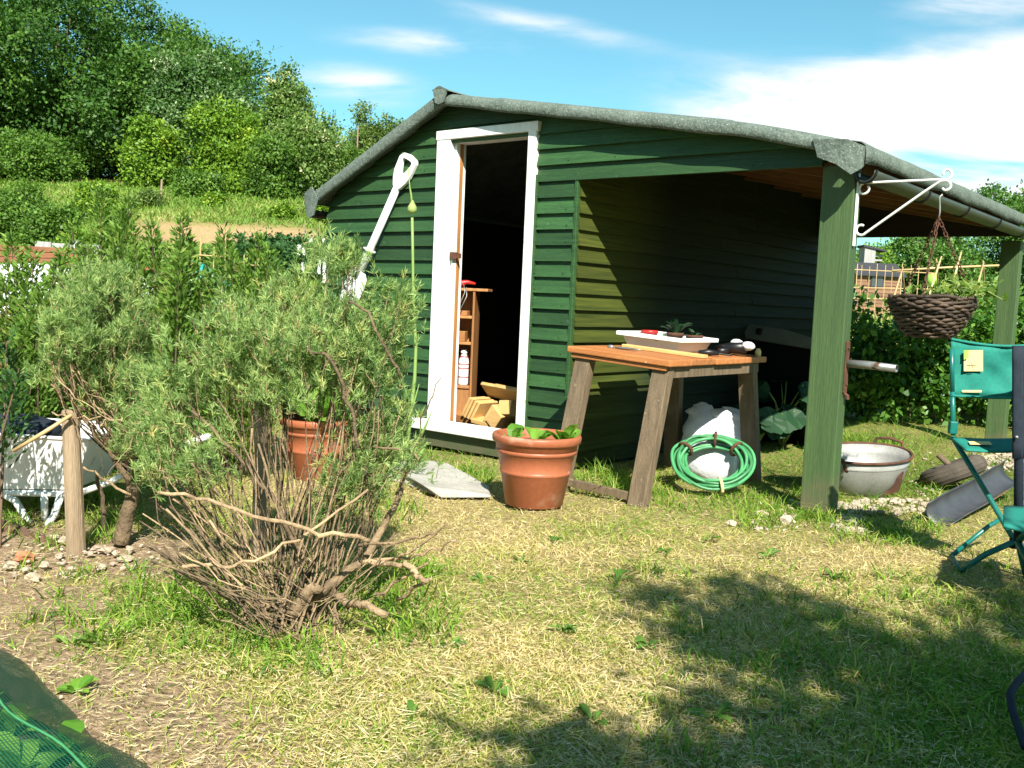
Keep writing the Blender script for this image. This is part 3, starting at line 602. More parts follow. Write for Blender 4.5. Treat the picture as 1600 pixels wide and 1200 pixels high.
for pl in ([(630, 735), (622, 690), (612, 650), (606, 640)], [(634, 738), (648, 700), (662, 672), (676, 640)], [(628, 735), (632, 690), (640, 655), (655, 600)], [(626, 738), (618, 800), (612, 850)], [(637, 735), (655, 715), (668, 690)]):
    q = MB(); q.c = .2; pp = [rel(*p) for p in pl]; q.tube(pp, [.014, .017, .011, .003][:len(pp)] if len(pp) == 4 else [.014, .016, .004], 6, squash=.25); q.build('leaf', M['stalk'], al, smooth=True)
# terracotta pots
def lettuce(name, loc, r, n, h, m, label, cat='plant', group=None, wid=.75):
    P = np.zeros((n, 3)); a = rng.uniform(0, 6.28, n); el = rng.uniform(.35, 1.3, n)
    P[:, 0] = np.cos(a)*r*.15; P[:, 1] = np.sin(a)*r*.15
    D = np.stack([np.cos(a)*np.cos(el), np.sin(a)*np.cos(el), np.sin(el)*h/r], 1)
    ln = r*rng.uniform(.6, 1.1, n); N = np.stack([-np.cos(a)*.8, -np.sin(a)*.8, np.ones(n)], 1)+rng.normal(size=(n, 3))*.3
    D = unit(D); Sd = unit(np.cross(D, N)); U = np.cross(Sd, D); out = []
    W_ = (ln*wid)[:, None]; L1 = ln[:, None]
    # each leaf: stalk end, widening ruffled middle, rounded tip
    k = [0, .3, .65, .9, 1.04]; hw = [.06, .30, .5, .36, .06]; dr = [0, .03, .02, -.08, -.18]
    for i in range(4):
        rf = rng.normal(size=(n, 1))*.05
        A = P+D*L1*k[i]+U*L1*dr[i]; B = P+D*L1*k[i+1]+U*L1*dr[i+1]
        for sgn in (-1, 1):
            e1 = A+Sd*W_*hw[i]*sgn+U*L1*(.10*(i > 0)); e2 = B+Sd*W_*hw[i+1]*sgn+U*L1*(.10*(i < 3))
            out.append(np.stack([A, e1, e2, B], 1) if sgn > 0 else np.stack([B, e2, e1, A], 1))
    V = np.concatenate(out); t_ = np.tile(rng.uniform(0, 1, n), len(out))
    return tag(quads(name, V, m, tint=t_, loc=tuple(loc)), label, cat, group)
def flowerpot(loc, label, s=1.):
    p = thing('flower_pot', label, 'flower pot', tuple(loc))
    q = MB(); q.lathe([(s*r, s*z) for r, z in [(.145, 0), (.152, .004), (.180, .165), (.184, .168), (.188, .176), (.186, .184), (.183, .188), (.205, .275), (.213, .279), (.214, .292), (.209, .297)]], 56); q.build('body', M['terracotta'], p, smooth=True)
    q = MB(); q.lathe([(s*r, s*z) for r, z in [(.205, .296), (.212, .298), (.214, .325), (.226, .330), (.233, .336), (.235, .362), (.230, .372), (.215, .374), (.208, .366), (.203, .31)]], 56, capb=False); q.build('rim', M['terracotta'], p, smooth=True)
    q = MB(); q.lathe([(0.001, .325*s), (.1*s, .33*s), (.204*s, .32*s)], 24, capb=False); q.build('soil', M['soil'], p)
    return p
pc = gp(834, 787); flowerpot(pc, 'terracotta flower pot on the lawn in front of the shed corner')
for i, (dx, dy, r, n, lab) in enumerate(((-.13, -.03, .11, 6, 'leafy seedling nearest the doorway in the front flower pot'), (-.01, -.05, .12, 8, 'middle and broadest of three seedlings in the front flower pot'), (.14, -.02, .13, 8, 'seedling on the table side of the front flower pot'))):
    lettuce('lettuce_seedling', pc+np.array([dx, dy, .325]), r, n, .13, M['lettuce'], lab, 'seedling', 'seedlings in the front flower pot')
pc2 = gp(488, 752)+np.array([0, .12, 0]); flowerpot(pc2, 'terracotta flower pot half hidden behind the feathery shrub', .93)
lettuce('lettuce_seedling', pc2+np.array([0, 0, .30]), .26, 22, .3, M['lettuce'], 'bushy green salad plant growing in the pot behind the feathery shrub')
# doorstep slab
st = gp(690, 748); q = MB(); A = [gp(598, 745), gp(690, 778), gp(768, 778), gp(765, 762), gp(700, 738), gp(640, 728)]
q.prism([tuple(p) for p in A], (0, 0, .05)); q2 = [tuple(p+np.array([0, 0, .05])) for p in A]
o = MB(); a_, b_, c_, d_, e_, f_ = [Vector(p) for p in A]
o.add([a_, b_, c_, d_, e_, f_, a_+Vector((.05, .05, .055)), b_+Vector((-.10, .03, .055)), c_+Vector((-.01, .005, .015)), d_+Vector((-.01, -.0, .015)), e_+Vector((0, -.02, .06)), f_+Vector((0, -.02, .06))],
      [(5, 4, 3, 2, 1, 0), (0, 1, 7, 6), (1, 2, 8, 7), (2, 3, 9, 8), (3, 4, 10, 9), (4, 5, 11, 10), (5, 0, 6, 11), (6, 7, 10, 11), (7, 8, 9, 10)])
tag(o.build('doorstep_slab', M['concrete'], bevel=.012), 'broken pale concrete slab lying as a step below the doorway', 'slab')
# the wooden table
TZ = .80
tb = thing('wooden_table', 'rough wooden table with orange top and brown splayed legs in the lean-to', 'table', at_shed(1.03, .14, 0), SHED_ROT)
tlt = Matrix.Rotation(R(-3.0), 3, 'Y')
def T(l, w, z): return (-(l-1.03), w-.14, z)
def top_z(l): return TZ+(l-1.03)*.055
for i, (w0, w1) in enumerate(((-.47, -.22), (-.216, .06), (.064, .42), (.424, .75))):
    q = MB(); q.c = random.random(); q.prism([T(.69+.01*(i % 2), w0, top_z(.69)-.036), T(1.365, w0, top_z(1.365)-.036), T(1.365, w0, top_z(1.365)), T(.69+.01*(i % 2), w0, top_z(.69))], (0, w1-w0, 0)); q.build('top_board', M['tabletop'], tb, bevel=.006)
q = MB(); q.prism([T(.72, -.455, top_z(.72)-.062), T(1.345, -.455, top_z(1.345)-.062), T(1.345, -.455, top_z(1.345)-.039), T(.72, -.455, top_z(.72)-.039)], (0, .03, 0)); q.build('front_rail', M['tabletop'], tb, bevel=.003)
q = MB(); q.prism([T(.72, -.42, top_z(.72)-.10), T(.75, -.42, top_z(.75)-.10), T(.75, -.42, top_z(.75)-.039), T(.72, -.42, top_z(.72)-.039)], (0, 1.1, 0)); q.build('side_rail', M['legwood'], tb)
for (l, w, l2, w2) in ((.765, -.40, .80, -.535), (1.275, -.40, 1.325, -.535), (.77, .62, .74, .74), (1.28, .62, 1.32, .74)):
    q = MB(); q.bar(T(l2, w2, -.02), T(l, w, top_z(l)-.04), .062, .104, (0, 1, 0) if False else tuple(Vector((1, 0, 0)))); q.build('leg', M['legwood'], tb, bevel=.004)
q = MB(); q.bar(T(.80, -.52, .03), T(1.32, -.52, .05), .025, .045); q.build('stretcher', M['legwood'], tb, bevel=.003)
# things on the table
q = MB(); q.c = .9; q.box((0, 0, .010), (.54, .065, .02)); o = q.build('pine_batten', M['pine'], bevel=.003, loc=at_shed(.98, -.045, top_z(.98)+.001)); o.rotation_euler = (0, R(3.1), SHED_ROT); tag(o, 'pale pine batten lying across the orange table in front of the tray', 'batten')
tr = thing('seed_tray', 'pale plastic tray of seedlings on the wooden table', 'tray', at_shed(1.13, .245, top_z(1.13)+.002), rot=(0, R(3.1), SHED_ROT))
q = MB(); a, b2 = .21, .215
def ring(x, y, z): return [(-x, -y, z), (x, -y, z), (x, y, z), (-x, y, z)]
VV = ring(.17, .175, 0)+ring(.205, .205, .085)+ring(.225, .225, .088)+ring(.226, .226, .070)+ring(.20, .20, .082)+ring(.165, .17, .004)
FF = [(3, 2, 1, 0)]
for k0, k1 in ((0, 1),): FF += [(k0*4+i, k0*4+(i+1) % 4, k1*4+(i+1) % 4, k1*4+i) for i in range(4)]
FF += [(16+i, 20+i, 20+(i+1) % 4, 16+(i+1) % 4) for i in range(4)]+[(20, 21, 22, 23)]
q.add(VV, FF); q.build('tub', M['paleplastic'], tr, bevel=.003)
q = MB(); V2 = ring(.228, .228, .066)+ring(.229, .229, .086)+ring(.224, .224, .089)+ring(.204, .204, .0885)+ring(.203, .203, .07); F2 = []
for k in range(4): F2 += [(k*4+i, k*4+(i+1) % 4, k*4+4+(i+1) % 4, k*4+4+i) for i in range(4)]
q.add(V2, F2); q.build('rim', M['white'], tr, bevel=.002)
for i, (l, w, mt_, lab) in enumerate(((1.27, .27, 'red', 'small red pot in the corner of the pale tray'), (1.14, .36, 'rust', 'small brown pot holding the tallest seedling in the tray'), (1.00, .35, 'rust', 'small brown pot towards the post end of the tray'))):
    p = thing('seedling_pot', lab, 'pot', at_shed(l, w, top_z(l)+.007), SHED_ROT, 'small pots in the pale tray')
    q = MB(); q.lathe([(.038, 0), (.048, .075), (.053, .077), (.053, .095), (.047, .095), (.045, .08)], 18); q.build('body', M[mt_], p, smooth=True)
    q = MB(); q.lathe([(.001, .084), (.045, .082)], 14, capb=False); q.build('soil', M['soil'], p)
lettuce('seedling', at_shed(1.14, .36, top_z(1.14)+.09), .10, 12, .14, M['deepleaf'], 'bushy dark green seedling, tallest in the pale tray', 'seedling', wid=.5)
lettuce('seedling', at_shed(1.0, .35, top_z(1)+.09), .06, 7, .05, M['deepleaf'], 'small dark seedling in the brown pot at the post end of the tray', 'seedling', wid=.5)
lettuce('seedling', at_shed(1.10, .10, top_z(1.1)+.06), .05, 5, .05, M['lettuce'], 'tiny pale green seedling at the front edge of the tray', 'seedling')
q = MB(); q.tube([(-.09, 0, .008), (-.03, .01, .009), (.04, 0, .008), (.09, -.015, .007)], [.006, .008, .006, .004], 8); q.blob((-.12, .0, .012), (.022, .018, .012))
o = q.build('hand_tool', M['steel'], smooth=True, loc=at_shed(1.11, -.22, top_z(1.11)+.002)); o.rotation_euler = (0, 0, SHED_ROT); tag(o, 'small metal hand tool lying near the front edge of the orange table', 'hand tool')
o = MB(); o.tube([(-.06, 0, .016), (.0, .01, .02), (.06, .0, .016)], [.014, .02, .012], 8); o.tube([(.05, 0, .016), (.10, .05, .01), (.14, .02, .008)], .006, 6)
tag(o.build('power_tool', M['black'], smooth=True, loc=at_shed(.80, .17, top_z(.8)+.002)), 'small black tool lying beside the tray on the table', 'tool')
dr_ = thing('cordless_drill', 'black tool with white battery ends lying at the far corner of the table', 'tool', at_shed(.80, .48, top_z(.8)+.002), SHED_ROT)
q = MB(); q.tube([(-.12, 0, .03), (-.02, 0, .045), (.08, .01, .05)], [.022, .032, .035], 10); q.tube([(-.02, 0, .03), (-.05, -.09, .02)], [.022, .02], 8); q.build('body', M['black'], dr_, smooth=True)
for c in ((.09, .01, .06), (.0, .04, .07)):
    q = MB(); q.blob(c, (.045, .035, .028), rough=.1); q.build('end_cap', M['bag'], dr_, smooth=True)
q = MB(); q.lathe([(.018, 0), (.02, .03), (.012, .045), (.012, .05)], 12, capt=True); tag(q.build('small_tub', M['label'], smooth=True, loc=at_shed(.72, .66, top_z(.72))), 'tiny cream tub on the far end of the orange table', 'tub')
# hose on a sack
hb = thing('white_sack', 'white woven sack slumped on the grass behind the coiled hose', 'sack', at_shed(1.0, .72, 0), SHED_ROT)
q = MB(); q.blob((.16, -.36, .14), (.17, .13, .15), 18, 10, .12); q.build('bulge', M['bag'], hb, smooth=True)
q = MB()
def sack(u, v):
    a = 2*math.pi*u; th = math.pi*v; f = 1+.10*math.sin(3*a+1)*math.sin(th)+.05*math.sin(7*a+9*v)+.04*math.sin(11*v*3+a*2)
    z = .19+.20*math.cos(th); lean = .10*max(0, z-.1)
    return (.235*math.sin(th)**.75*math.cos(a)*f-.02+.05*(z > .33)*math.cos(a), .16*math.sin(th)**.75*math.sin(a)*f+lean, max(z*(1+.10*math.sin(2*a+.6)), .0)+.012)
q.sheet(sack, 36, 22); q.build('body', M['bag'], hb, smooth=True)
q = MB(); q.blob((.04, .03, .375), (.15, .06, .05), 14, 7, .25); q.blob((-.13, .03, .40), (.06, .045, .055), 10, 6, .3); q.build('folded_mouth', M['bag'], hb, smooth=True)
hc = thing('garden_hose', 'green garden hose coiled and tied, leaning on the white sack', 'hose', at_shed(.71, .12, .175), rot=(R(40), 0, SHED_ROT+R(30)))
for i in range(9):
    q = MB(); q.c = random.random(); rr = .150+.012*(i % 6)+.003*i; off = (-.02+.022*(i // 3)); ph = random.uniform(0, 6)
    ex, ey = random.uniform(-.008, .008), random.uniform(-.008, .008)
    q.tube([((rr+.008*math.sin(3*a+ph))*math.cos(a)*1.05+ex, (rr*.93+.008*math.sin(2*a+ph))*math.sin(a)+ey, off+.010*math.sin(a*2+ph)+.006*math.sin(5*a-ph)) for a in np.linspace(0, 2*math.pi, 49)], .0095, 8, cap=False)
    q.build('loop', M['hose'], hc, smooth=True)
for a in (R(40), R(85), R(150), R(-75)):
    q = MB(); c = Vector((.18*math.cos(a), .18*math.sin(a), .0)); q.tube([c+Vector((math.cos(a)*.042*math.cos(b), math.sin(a)*.042*math.cos(b), .045*math.sin(b))) for b in np.linspace(0, 6.283, 13)], .010, 6, cap=False)
    q.build('tie', M['rust'] if a > 0 else M['label'], hc, smooth=True)
# dark storage behind, big leaved plants in the shade
bn = thing('storage_bin', 'black storage bin with pale slotted lid edge in the dark back of the lean-to', 'bin', at_shed(1.36, 2.75, 0), SHED_ROT)
q = MB(); q.box((0, 0, .42), (.60, .6, .84), taper=.88); q.build('body', M['binblack'], bn, bevel=.02)
q = MB(); q.prism([(-.31, -.33, .84), (.33, -.33, .78), (.33, -.33, .86), (.05, -.33, .93), (-.27, -.33, .96), (-.31, -.33, .92)], (0, .02, 0)); q.build('lid_edge', M['dimgrey'], bn, bevel=.01)
q = MB(); q.tube([(-.19, -.336, .905), (-.15, -.336, .90)], [.028, .028], 12); q.build('hand_slot', M['black'], bn)
def bigleaf(name, loc, n, h, r, ls_, label, group=None):
    p = thing(name, label, 'plant', tuple(loc), group=group); out = []; st = MB(); tt = []
    for i in range(n):
        a = random.uniform(0, 6.28); rr = r*random.uniform(.3, 1); hh = h*random.uniform(.5, 1); tip = Vector((rr*math.cos(a), rr*math.sin(a), hh))
        st.tube([(0, 0, 0), (tip.x*.4, tip.y*.4, hh*.7), tip], [.008, .006, .004], 5)
        nrm_ = Vector((math.cos(a)*.5, math.sin(a)*.5-.5, .8)).normalized(); d = Vector((math.cos(a), math.sin(a), -.35)); d = (d-nrm_*d.dot(nrm_)).normalized(); s_ = nrm_.cross(d); L1 = ls_*random.uniform(.7, 1.15); m_ = 20
        rim = [tip+d*(L1*.45*(math.cos(b)+.75)*(1+.06*math.sin(6*b)))+s_*(L1*.52*math.sin(b)*(1+.09*math.sin(6*b+i)))+nrm_*(L1*(.05*math.sin(3*b+i)-.10*abs(math.sin(b)))) for b in [2*math.pi*k/m_ for k in range(m_)]]
        cc = tip+d*L1*.25-nrm_*L1*.05
        for k in range(0, m_, 2): out.append([cc, rim[k], rim[(k+1) % m_], rim[(k+2) % m_]]); tt.append(random.random())
    quads('foliage', np.array([[list(v) for v in f] for f in out]), M['deepleaf'], p, np.array(tt)); st.build('stems', M['stalk'], p, smooth=True)
    return p
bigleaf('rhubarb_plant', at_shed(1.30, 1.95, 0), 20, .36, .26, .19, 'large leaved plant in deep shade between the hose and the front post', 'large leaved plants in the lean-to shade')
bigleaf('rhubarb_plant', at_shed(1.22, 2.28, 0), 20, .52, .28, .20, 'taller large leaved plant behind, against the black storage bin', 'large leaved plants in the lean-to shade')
# bracket and basket on the front post
BW = .03
br = thing('hanging_bracket', 'white scrolled iron bracket screwed to the green post', 'bracket', at_shed(-.058, BW, 1.735), SHED_ROT)
q = MB(); q.box((0, 0, -.135), (.010, .022, .37)); q.build('back_plate', M['white'], br, bevel=.002)
def spiral(c, r, a0, a1, n=14, shrink=.45): return [Vector((c[0]+r*(1-shrink*i/n)*math.cos(a0+(a1-a0)*i/n), 0, c[1]+r*(1-shrink*i/n)*math.sin(a0+(a1-a0)*i/n))) for i in range(n+1)]
q = MB(); q.tube([*reversed(spiral((.034, -.030), .030, R(100), R(400), shrink=.3)), (.10, 0, 0), (.30, 0, 0), (.40, 0, .0), *spiral((.425, .026), .028, R(-90), R(200))], .0065, 8); q.build('top_bar', M['white'], br, smooth=True)
q = MB(); q.tube([*reversed(spiral((.032, -.235), .030, R(300), R(60), shrink=.3)), (.06, 0, -.250), (.20, 0, -.148), (.33, 0, -.054), (.40, 0, -.008), *spiral((.425, -.034), .028, R(95), R(-150))], .0065, 8); q.build('brace', M['white'], br, smooth=True)
HK = sw(-.058-.405, BW, 1.67)
hbk = thing('hanging_basket', 'dark woven willow basket of plants hanging from the white bracket by chains', 'basket', tuple(HK-np.array([0, 0, .52])), R(14))
def bask(a, t): r = .085+.108*min(1, t*1.25)**.65; return Vector((r*math.cos(a), r*math.sin(a), -.185+.20*t))
NB = 34; q = MB()
for k in range(15):
    t_ = .06+.94*k/14; q.c = random.random()
    for half in range(8):
        q.c = random.random(); b0 = half*2*math.pi/8+k*.5; pts = []
        for i in range(11):
            a = b0+(2*math.pi/8+.12)*i/10; p = bask(a, t_+.012*math.sin(a*3+k)); wv = 1+.030*math.sin(a*NB/2+math.pi*(k % 2)); pts.append((p.x*wv, p.y*wv, p.z+.004*math.sin(a*7+k*2)))
        q.tube(pts, .0082+random.uniform(-.002, .002), 5)
q.build('weave', M['wicker'], hbk, smooth=True)
q = MB()
for k in range(NB): a = 2*math.pi*k/NB; q.tube([bask(a, t_)*.985 for t_ in (0, .3, .6, 1.0)], .005, 5)
q.lathe([(.001, -.18), (.09, -.18), (.135, -.115), (.178, -.02), (.18, .0)], 28, capb=False); q.build('uprights', M['wicker'], hbk)
for k in range(3):
    q = MB(); a0_ = bask(R(100)+2*math.pi*k/3, 1.0); a1_ = Vector((0, 0, .40)); n_ = 17
    for i in range(n_):
        c0 = a0_.lerp(a1_, i/n_); c1 = a0_.lerp(a1_, (i+1.25)/n_); d = (c1-c0); s_ = d.cross(Vector((0, 1, .3) if i % 2 else (1, 0, .2))).normalized()*.0075
        q.tube([c0, c0+d*.25+s_, c0+d*.75+s_, c1, c0+d*.75-s_, c0+d*.25-s_, c0], .0028, 5)
    q.build('chain', M['rust'], hbk)
q = MB(); q.tube([(0, 0, .395), (.004, 0, .43), (0, 0, .47), (-.004, 0, .50), (.008, 0, .515), (.012, 0, .50)], .004, 6); q.build('hook', M['steel'], hbk, smooth=True)
q = MB(); q.lathe([(.001, .0), (.1, -.002), (.175, -.012)], 20, capb=False); q.build('soil', M['soil'], hbk)
def spray(n, R0, lens, box, mt_, name, loc, label, cat, up=.8, wid=.35, group=None, parent=None, stem=None):
    pass
nst = 34; P, D, TT = [], [], []; stq = MB()
for i in range(nst):
    a = random.uniform(-2.9, 1.0); r0 = random.uniform(.02, .17); p0 = Vector((r0*math.cos(a), r0*math.sin(a), .0)); out_ = random.uniform(.05, .19)
    ang = random.uniform(-1.2, .9); tip = p0+Vector((math.cos(ang)*out_, math.sin(ang)*out_, random.uniform(.0, .13)-.05*(out_ > .16)))
    md_ = p0.lerp(tip, .5)+Vector((0, 0, .05)); stq.tube([p0, md_, tip], .002, 4)
    for k in range(7):
        t_ = (k+1)/7; q_ = (p0.lerp(md_, t_*2) if t_ < .5 else md_.lerp(tip, t_*2-1)); P.append(q_); D.append((random.gauss(0, 1), random.gauss(0, 1), random.gauss(.3, .7))); TT.append(random.random())
P, D, TT = map(np.array, (P, D, TT))
bp_ = thing('basket_plant', 'straggly pale leaved plant trailing from the woven hanging basket', 'plant', tuple(HK-np.array([0, 0, .52])))
quads('foliage', leaves(P, D, rng.uniform(.03, .06, len(P)), rng.uniform(.016, .032, len(P))), M['weed'], bp_, TT); stq.build('stems', M['stalk'], bp_)
# pipe and rusty plate on the post
pi_ = thing('steel_pipe_rail', 'short grey pipe on a rusty strap bolted to the green post', 'pipe', at_shed(-.052, .06, .79), SHED_ROT)
q = MB(); q.box((.003, 0, .0), (.008, .045, .27)); q.tube([(.0, 0, -.14), (.018, .0, -.15), (.02, .0, -.17)], .012, 6)
for z in (.10, -.09): q.tube([(.006, 0, z), (.014, 0, z)], .008, 8)
q.build('strap', M['rust'], pi_, bevel=.002)
q = MB(); q.tube([(.0, .0, .02), (.12, -.01, .020), (.265, -.02, .014)], .019, 14, cap=False); q.build('tube', M['steel'], pi_, smooth=True, solid=.004)
# tin bath
tbh = thing('tin_bath', 'oval galvanised tin bath with rusty handles on stony ground beside the post', 'bath', (2.17, 5.86, -.01), R(14)); tbh.rotation_euler = (R(8), R(-3.5), R(14)); tbh.scale = (1.06, 1.06, .92)
q = MB(); q.lathe([(.17, .012), (.185, .0), (.2, .005), (.236, .20), (.238, .207), (.243, .212), (.238, .218), (.252, .262), (.246, .266), (.225, .20), (.19, .02), (.001, .015)], 48, sx=1.12, sy=.82, wob=.008); q.build('tub', M['zinc'], tbh, smooth=True)
q = MB(); q.tube([(.252*1.12*math.cos(a), .252*.82*math.sin(a), .264+.002*math.sin(3*a+1)) for a in np.linspace(0, 6.2832, 49)], .009, 8, cap=False); q.build('rim_wire', M['rust'], tbh, smooth=True)
for a in (R(205), R(35)):
    q = MB(); c = Vector((.25*1.12*math.cos(a), .25*.82*math.sin(a), .23)); tg = Vector((-math.sin(a)*1.12, math.cos(a)*.82, 0)).normalized(); ou = Vector((math.cos(a), math.sin(a), 0))
    q.tube([c+tg*.085+ou*.0+Vector((0, 0, -.02)), c+tg*.085+ou*.02, c+tg*.075+ou*.03+Vector((0, 0, .06)), c+ou*.035+Vector((0, 0, .075)), c-tg*.075+ou*.03+Vector((0, 0, .06)), c-tg*.085+ou*.02, c-tg*.085+Vector((0, 0, -.02))], .010, 8); q.build('handle', M['rust'], tbh, smooth=True)
q = MB(); a0_ = R(-62)
def stain(u, v): a = a0_+(u-.5)*.42; z = .03+.16*v; r = .2035+(.036*(z-.005)/.195)+.001; k = (1-v)**.6*(1+.25*math.sin(9*v+5*u)); a = a0_+.10*v+(u-.5)*.62*k; return (r*1.12*math.cos(a), r*.82*math.sin(a), z)
q.sheet(stain, 8, 8); q.build('rust_patch', M['rust'], tbh, smooth=True)
# old wheel on the ground
wh = thing('old_wheel', 'old barrow wheel with cracked tyre and rusty hub lying on the grass', 'wheel', (2.84, 6.10, .095), rot=(R(-24), R(-12), R(30))); wh.scale = (1.15, 1.15, 1.15)
q = MB(); tor = [(.125+.055*math.cos(a), .052*math.sin(a)) for a in np.linspace(-2.6, 2.6, 18)]; q.lathe(tor, 40, capb=False); q.build('tyre', M['tyre'], wh, smooth=True, solid=.004)
for k in range(5):
    q = MB(); a = -.8+.4*k; rr = .125+.056*math.cos(a); q.tube([(rr*math.cos(b), rr*math.sin(b), .053*math.sin(a)) for b in np.linspace(0, 6.2832, 41)], .0035, 5, cap=False); q.build('tread_rib', M['tyre'], wh, smooth=True)
q = MB(); q.lathe([(.085, .045), (.078, .03), (.05, -.01), (.02, -.015)], 30, capb=False); q.build('rim', M['rust'], wh, smooth=True, solid=.006)
q = MB(); q.tube([(0, 0, -.03), (-.01, .0, .05), (-.03, .02, .115)], [.02, .017, .016], 10); q.build('axle', M['legwood'], wh, smooth=True)
q = MB(); q.tube([(.03, -.05, .02), (.05, -.07, .045), (.075, -.06, .045)], .012, 6); q.build('clamp', M['black'], wh, smooth=True)
# half round trough
q = MB(); A0, A1 = Vector((2.23, 4.93, .035)), Vector((3.02, 5.72, .16)); dd = (A1-A0).normalized(); sd_ = dd.cross(Vector((0, 0, 1))).normalized(); uu = sd_.cross(dd); tl = (uu*.8+sd_*.6).normalized(); t2 = dd.cross(tl)
def tro(u, v): a = math.pi*(v*1.05); return A0.lerp(A1, u)+t2*(.075*math.cos(a))-tl*(.065*math.sin(a)-.03)+Vector((0, 0, .004*math.sin(u*9)))
q.sheet(tro, 14, 12); tag(q.build('metal_trough', mat('rusting dark trough', (.10, .105, .112), (.045, .048, .054), scale=5, rough=.5, metal=.35, spots=((.24, .13, .05), 5, .6)), smooth=True, solid=.006), 'dark half round metal gutter length propped on the grass behind the camp chair', 'gutter length')
# camp chair
CY = 4.05
def cp(px, py, Y=CY): return Vector(at(px, py, Y))
ch0 = Vector(gp(1545, 880)); ch = thing('camp_chair', 'teal canvas folding camp chair with cream label at the edge of the lawn', 'chair', tuple(ch0))
def rc_(px, py, Y=CY): return cp(px, py, Y)-ch0
q = MB()
def panel(u, v):
    x = 1486+u*150; y = (530+88*v)+(9*math.sin(math.pi*u*.9) if v < .5 else 2*math.sin(math.pi*u)); y += (3*u)
    return rc_(x, y, CY+.02*math.sin(math.pi*u)+.012*math.sin(v*math.pi)+.007*math.sin(9*u+5*v)*math.sin(math.pi*u)+.005*math.sin(17*u-9*v))
q.sheet(panel, 20, 8); q.build('backrest', M['teal'], ch, smooth=True, solid=.006)
for v0, nm in ((0., 'hem'), (1., 'hem')):
    q = MB(); q.tube([Vector(panel(u, v0))-Vector((0, .004, 0)) for u in np.linspace(0, 1, 21)], .006, 6); q.build(nm, M['teal'], ch, smooth=True)
def patch(name, x0, x1, y0, y1, m_, dy=0):
    q = MB()
    def fn(u, v):
        x = x0+(x1-x0)*u; y = y0+(y1-y0)*v; return rc_(x, y, CY-.012+.02*math.sin(math.pi*min(1, (x-1486)/150))-.0)
    q.sheet(fn, 4, 4); return q.build(name, m_, ch, smooth=True)
lb = patch('label', 1506, 1536, 547, 580, M['label']); patch('label_strip', 1503, 1534, 609.5, 613, M['label'])
q = MB(); lt = mat('faded print', (.45, .40, .33), (.34, .31, .28), scale=30)
q.tube([rc_(1516, 573, CY-.016), rc_(1521, 562, CY-.016), rc_(1526, 573, CY-.016)], .0016, 4); q.tube([rc_(1514, 567, CY-.016), rc_(1529, 566, CY-.016)], .0014, 4); q.tube([rc_(1518, 577, CY-.016), rc_(1526, 576, CY-.016)], .0012, 4); o = q.build('print', lt, lb)
q = MB(); q.c = .2; q.add([tuple(rc_(1506, 547, CY-.014)), tuple(rc_(1514, 547, CY-.014)), tuple(rc_(1513, 560, CY-.014)), tuple(rc_(1506, 562, CY-.014))], [(0, 1, 2, 3)]); q.build('print', M['lime'], lb)
q = MB(); q.tube([rc_(1488, 612), rc_(1489, 650), rc_(1489, 680)], .0105, 10); q.tube([rc_(1487, 545), rc_(1488, 615)], .0095, 10); q.build('back_pole', M['tealtube'], ch, smooth=True)
q = MB(); q.box(rc_(1489, 668), (.034, .03, .055)); q.build('bracket', M['tealtube'], ch, bevel=.006)
q = MB()
def seat(u, v): x = 1486+u*125+v*24*(1-u); y = 684+v*20+2.5*math.sin(u*3.1); return rc_(x, y, CY+.02-.30*v*.5)
q.sheet(seat, 12, 6); q.build('seat', M['teal'], ch, smooth=True, solid=.008)
q = MB(); q.add([tuple(rc_(1513, 689.5, CY-.05)), tuple(rc_(1546, 689.5, CY-.05)), tuple(rc_(1551, 695, CY-.09)), tuple(rc_(1516, 694.5, CY-.09))], [(0, 1, 2, 3)]); q.build('seat_label', M['label'], ch)
for pts, r_ in (([(1488, 682, 4.1), (1540, 768, 4.02), (1586, 846, 3.95), (1640, 930, 3.88)], .0115), ([(1586, 846, 3.92), (1540, 866, 3.95), (1500, 893, 3.98)], .0125), ([(1600, 790, 4.3), (1545, 822, 4.25), (1487, 868, 4.18)], .010), ([(1487, 868, 4.18), (1494, 882, 4.08), (1500, 895, 3.98)], .010)):
    q = MB(); q.tube([rc_(*p) for p in pts], r_, 10); q.build('leg', M['tealtube'], ch, smooth=True)
q = MB(); q.tube([rc_(1586, 842, 3.93), rc_(1586, 856, 3.93)], .022, 12); q.build('joint', M['black'], ch, smooth=True)
# second chair, dark, mostly outside the frame
c2_ = Vector(gp(1660, 1000)); c2 = thing('camp_chair', 'dark navy folding chair in front of the teal one, mostly beyond the picture edge', 'chair', tuple(c2_))
def r2(px, py, Y): return Vector(at(px, py, Y))-c2_
q = MB(); q.tube([r2(1592, 545, 3.8), r2(1592, 700, 3.8), r2(1591, 845, 3.8)], .018, 12); q.build('back_pole', M['navy'], c2, smooth=True)
q = MB(); q.sheet(lambda u, v: tuple(r2(1583+70*u, 540+175*v+4*math.sin(v*9), 3.78+.05*u)), 6, 8); q.build('backrest', M['navy'], c2, smooth=True, solid=.012)
q = MB(); q.tube([r2(1588, 682, 3.765), r2(1589, 684, 3.755)], .006, 10); q.build('rivet', M['steel'], c2, smooth=True)
q = MB(); q.sheet(lambda u, v: tuple(r2(1568+100*u, 792+30*v+26*v*u, 3.8-.4*v)), 6, 6); q.build('seat', M['teal'], c2, smooth=True, solid=.012)
q = MB(); q.tube([r2(1650, 548, 3.84), r2(1651, 700, 3.84), r2(1652, 850, 3.84)], .018, 12); q.build('back_pole', M['navy'], c2, smooth=True)
for px0 in (1591, 1652):
    q = MB(); q.tube([r2(px0, 845, 3.8), Vector(gp(px0+14, 905))-c2_], .014, 10); q.build('leg', M['tealtube'], c2, smooth=True)
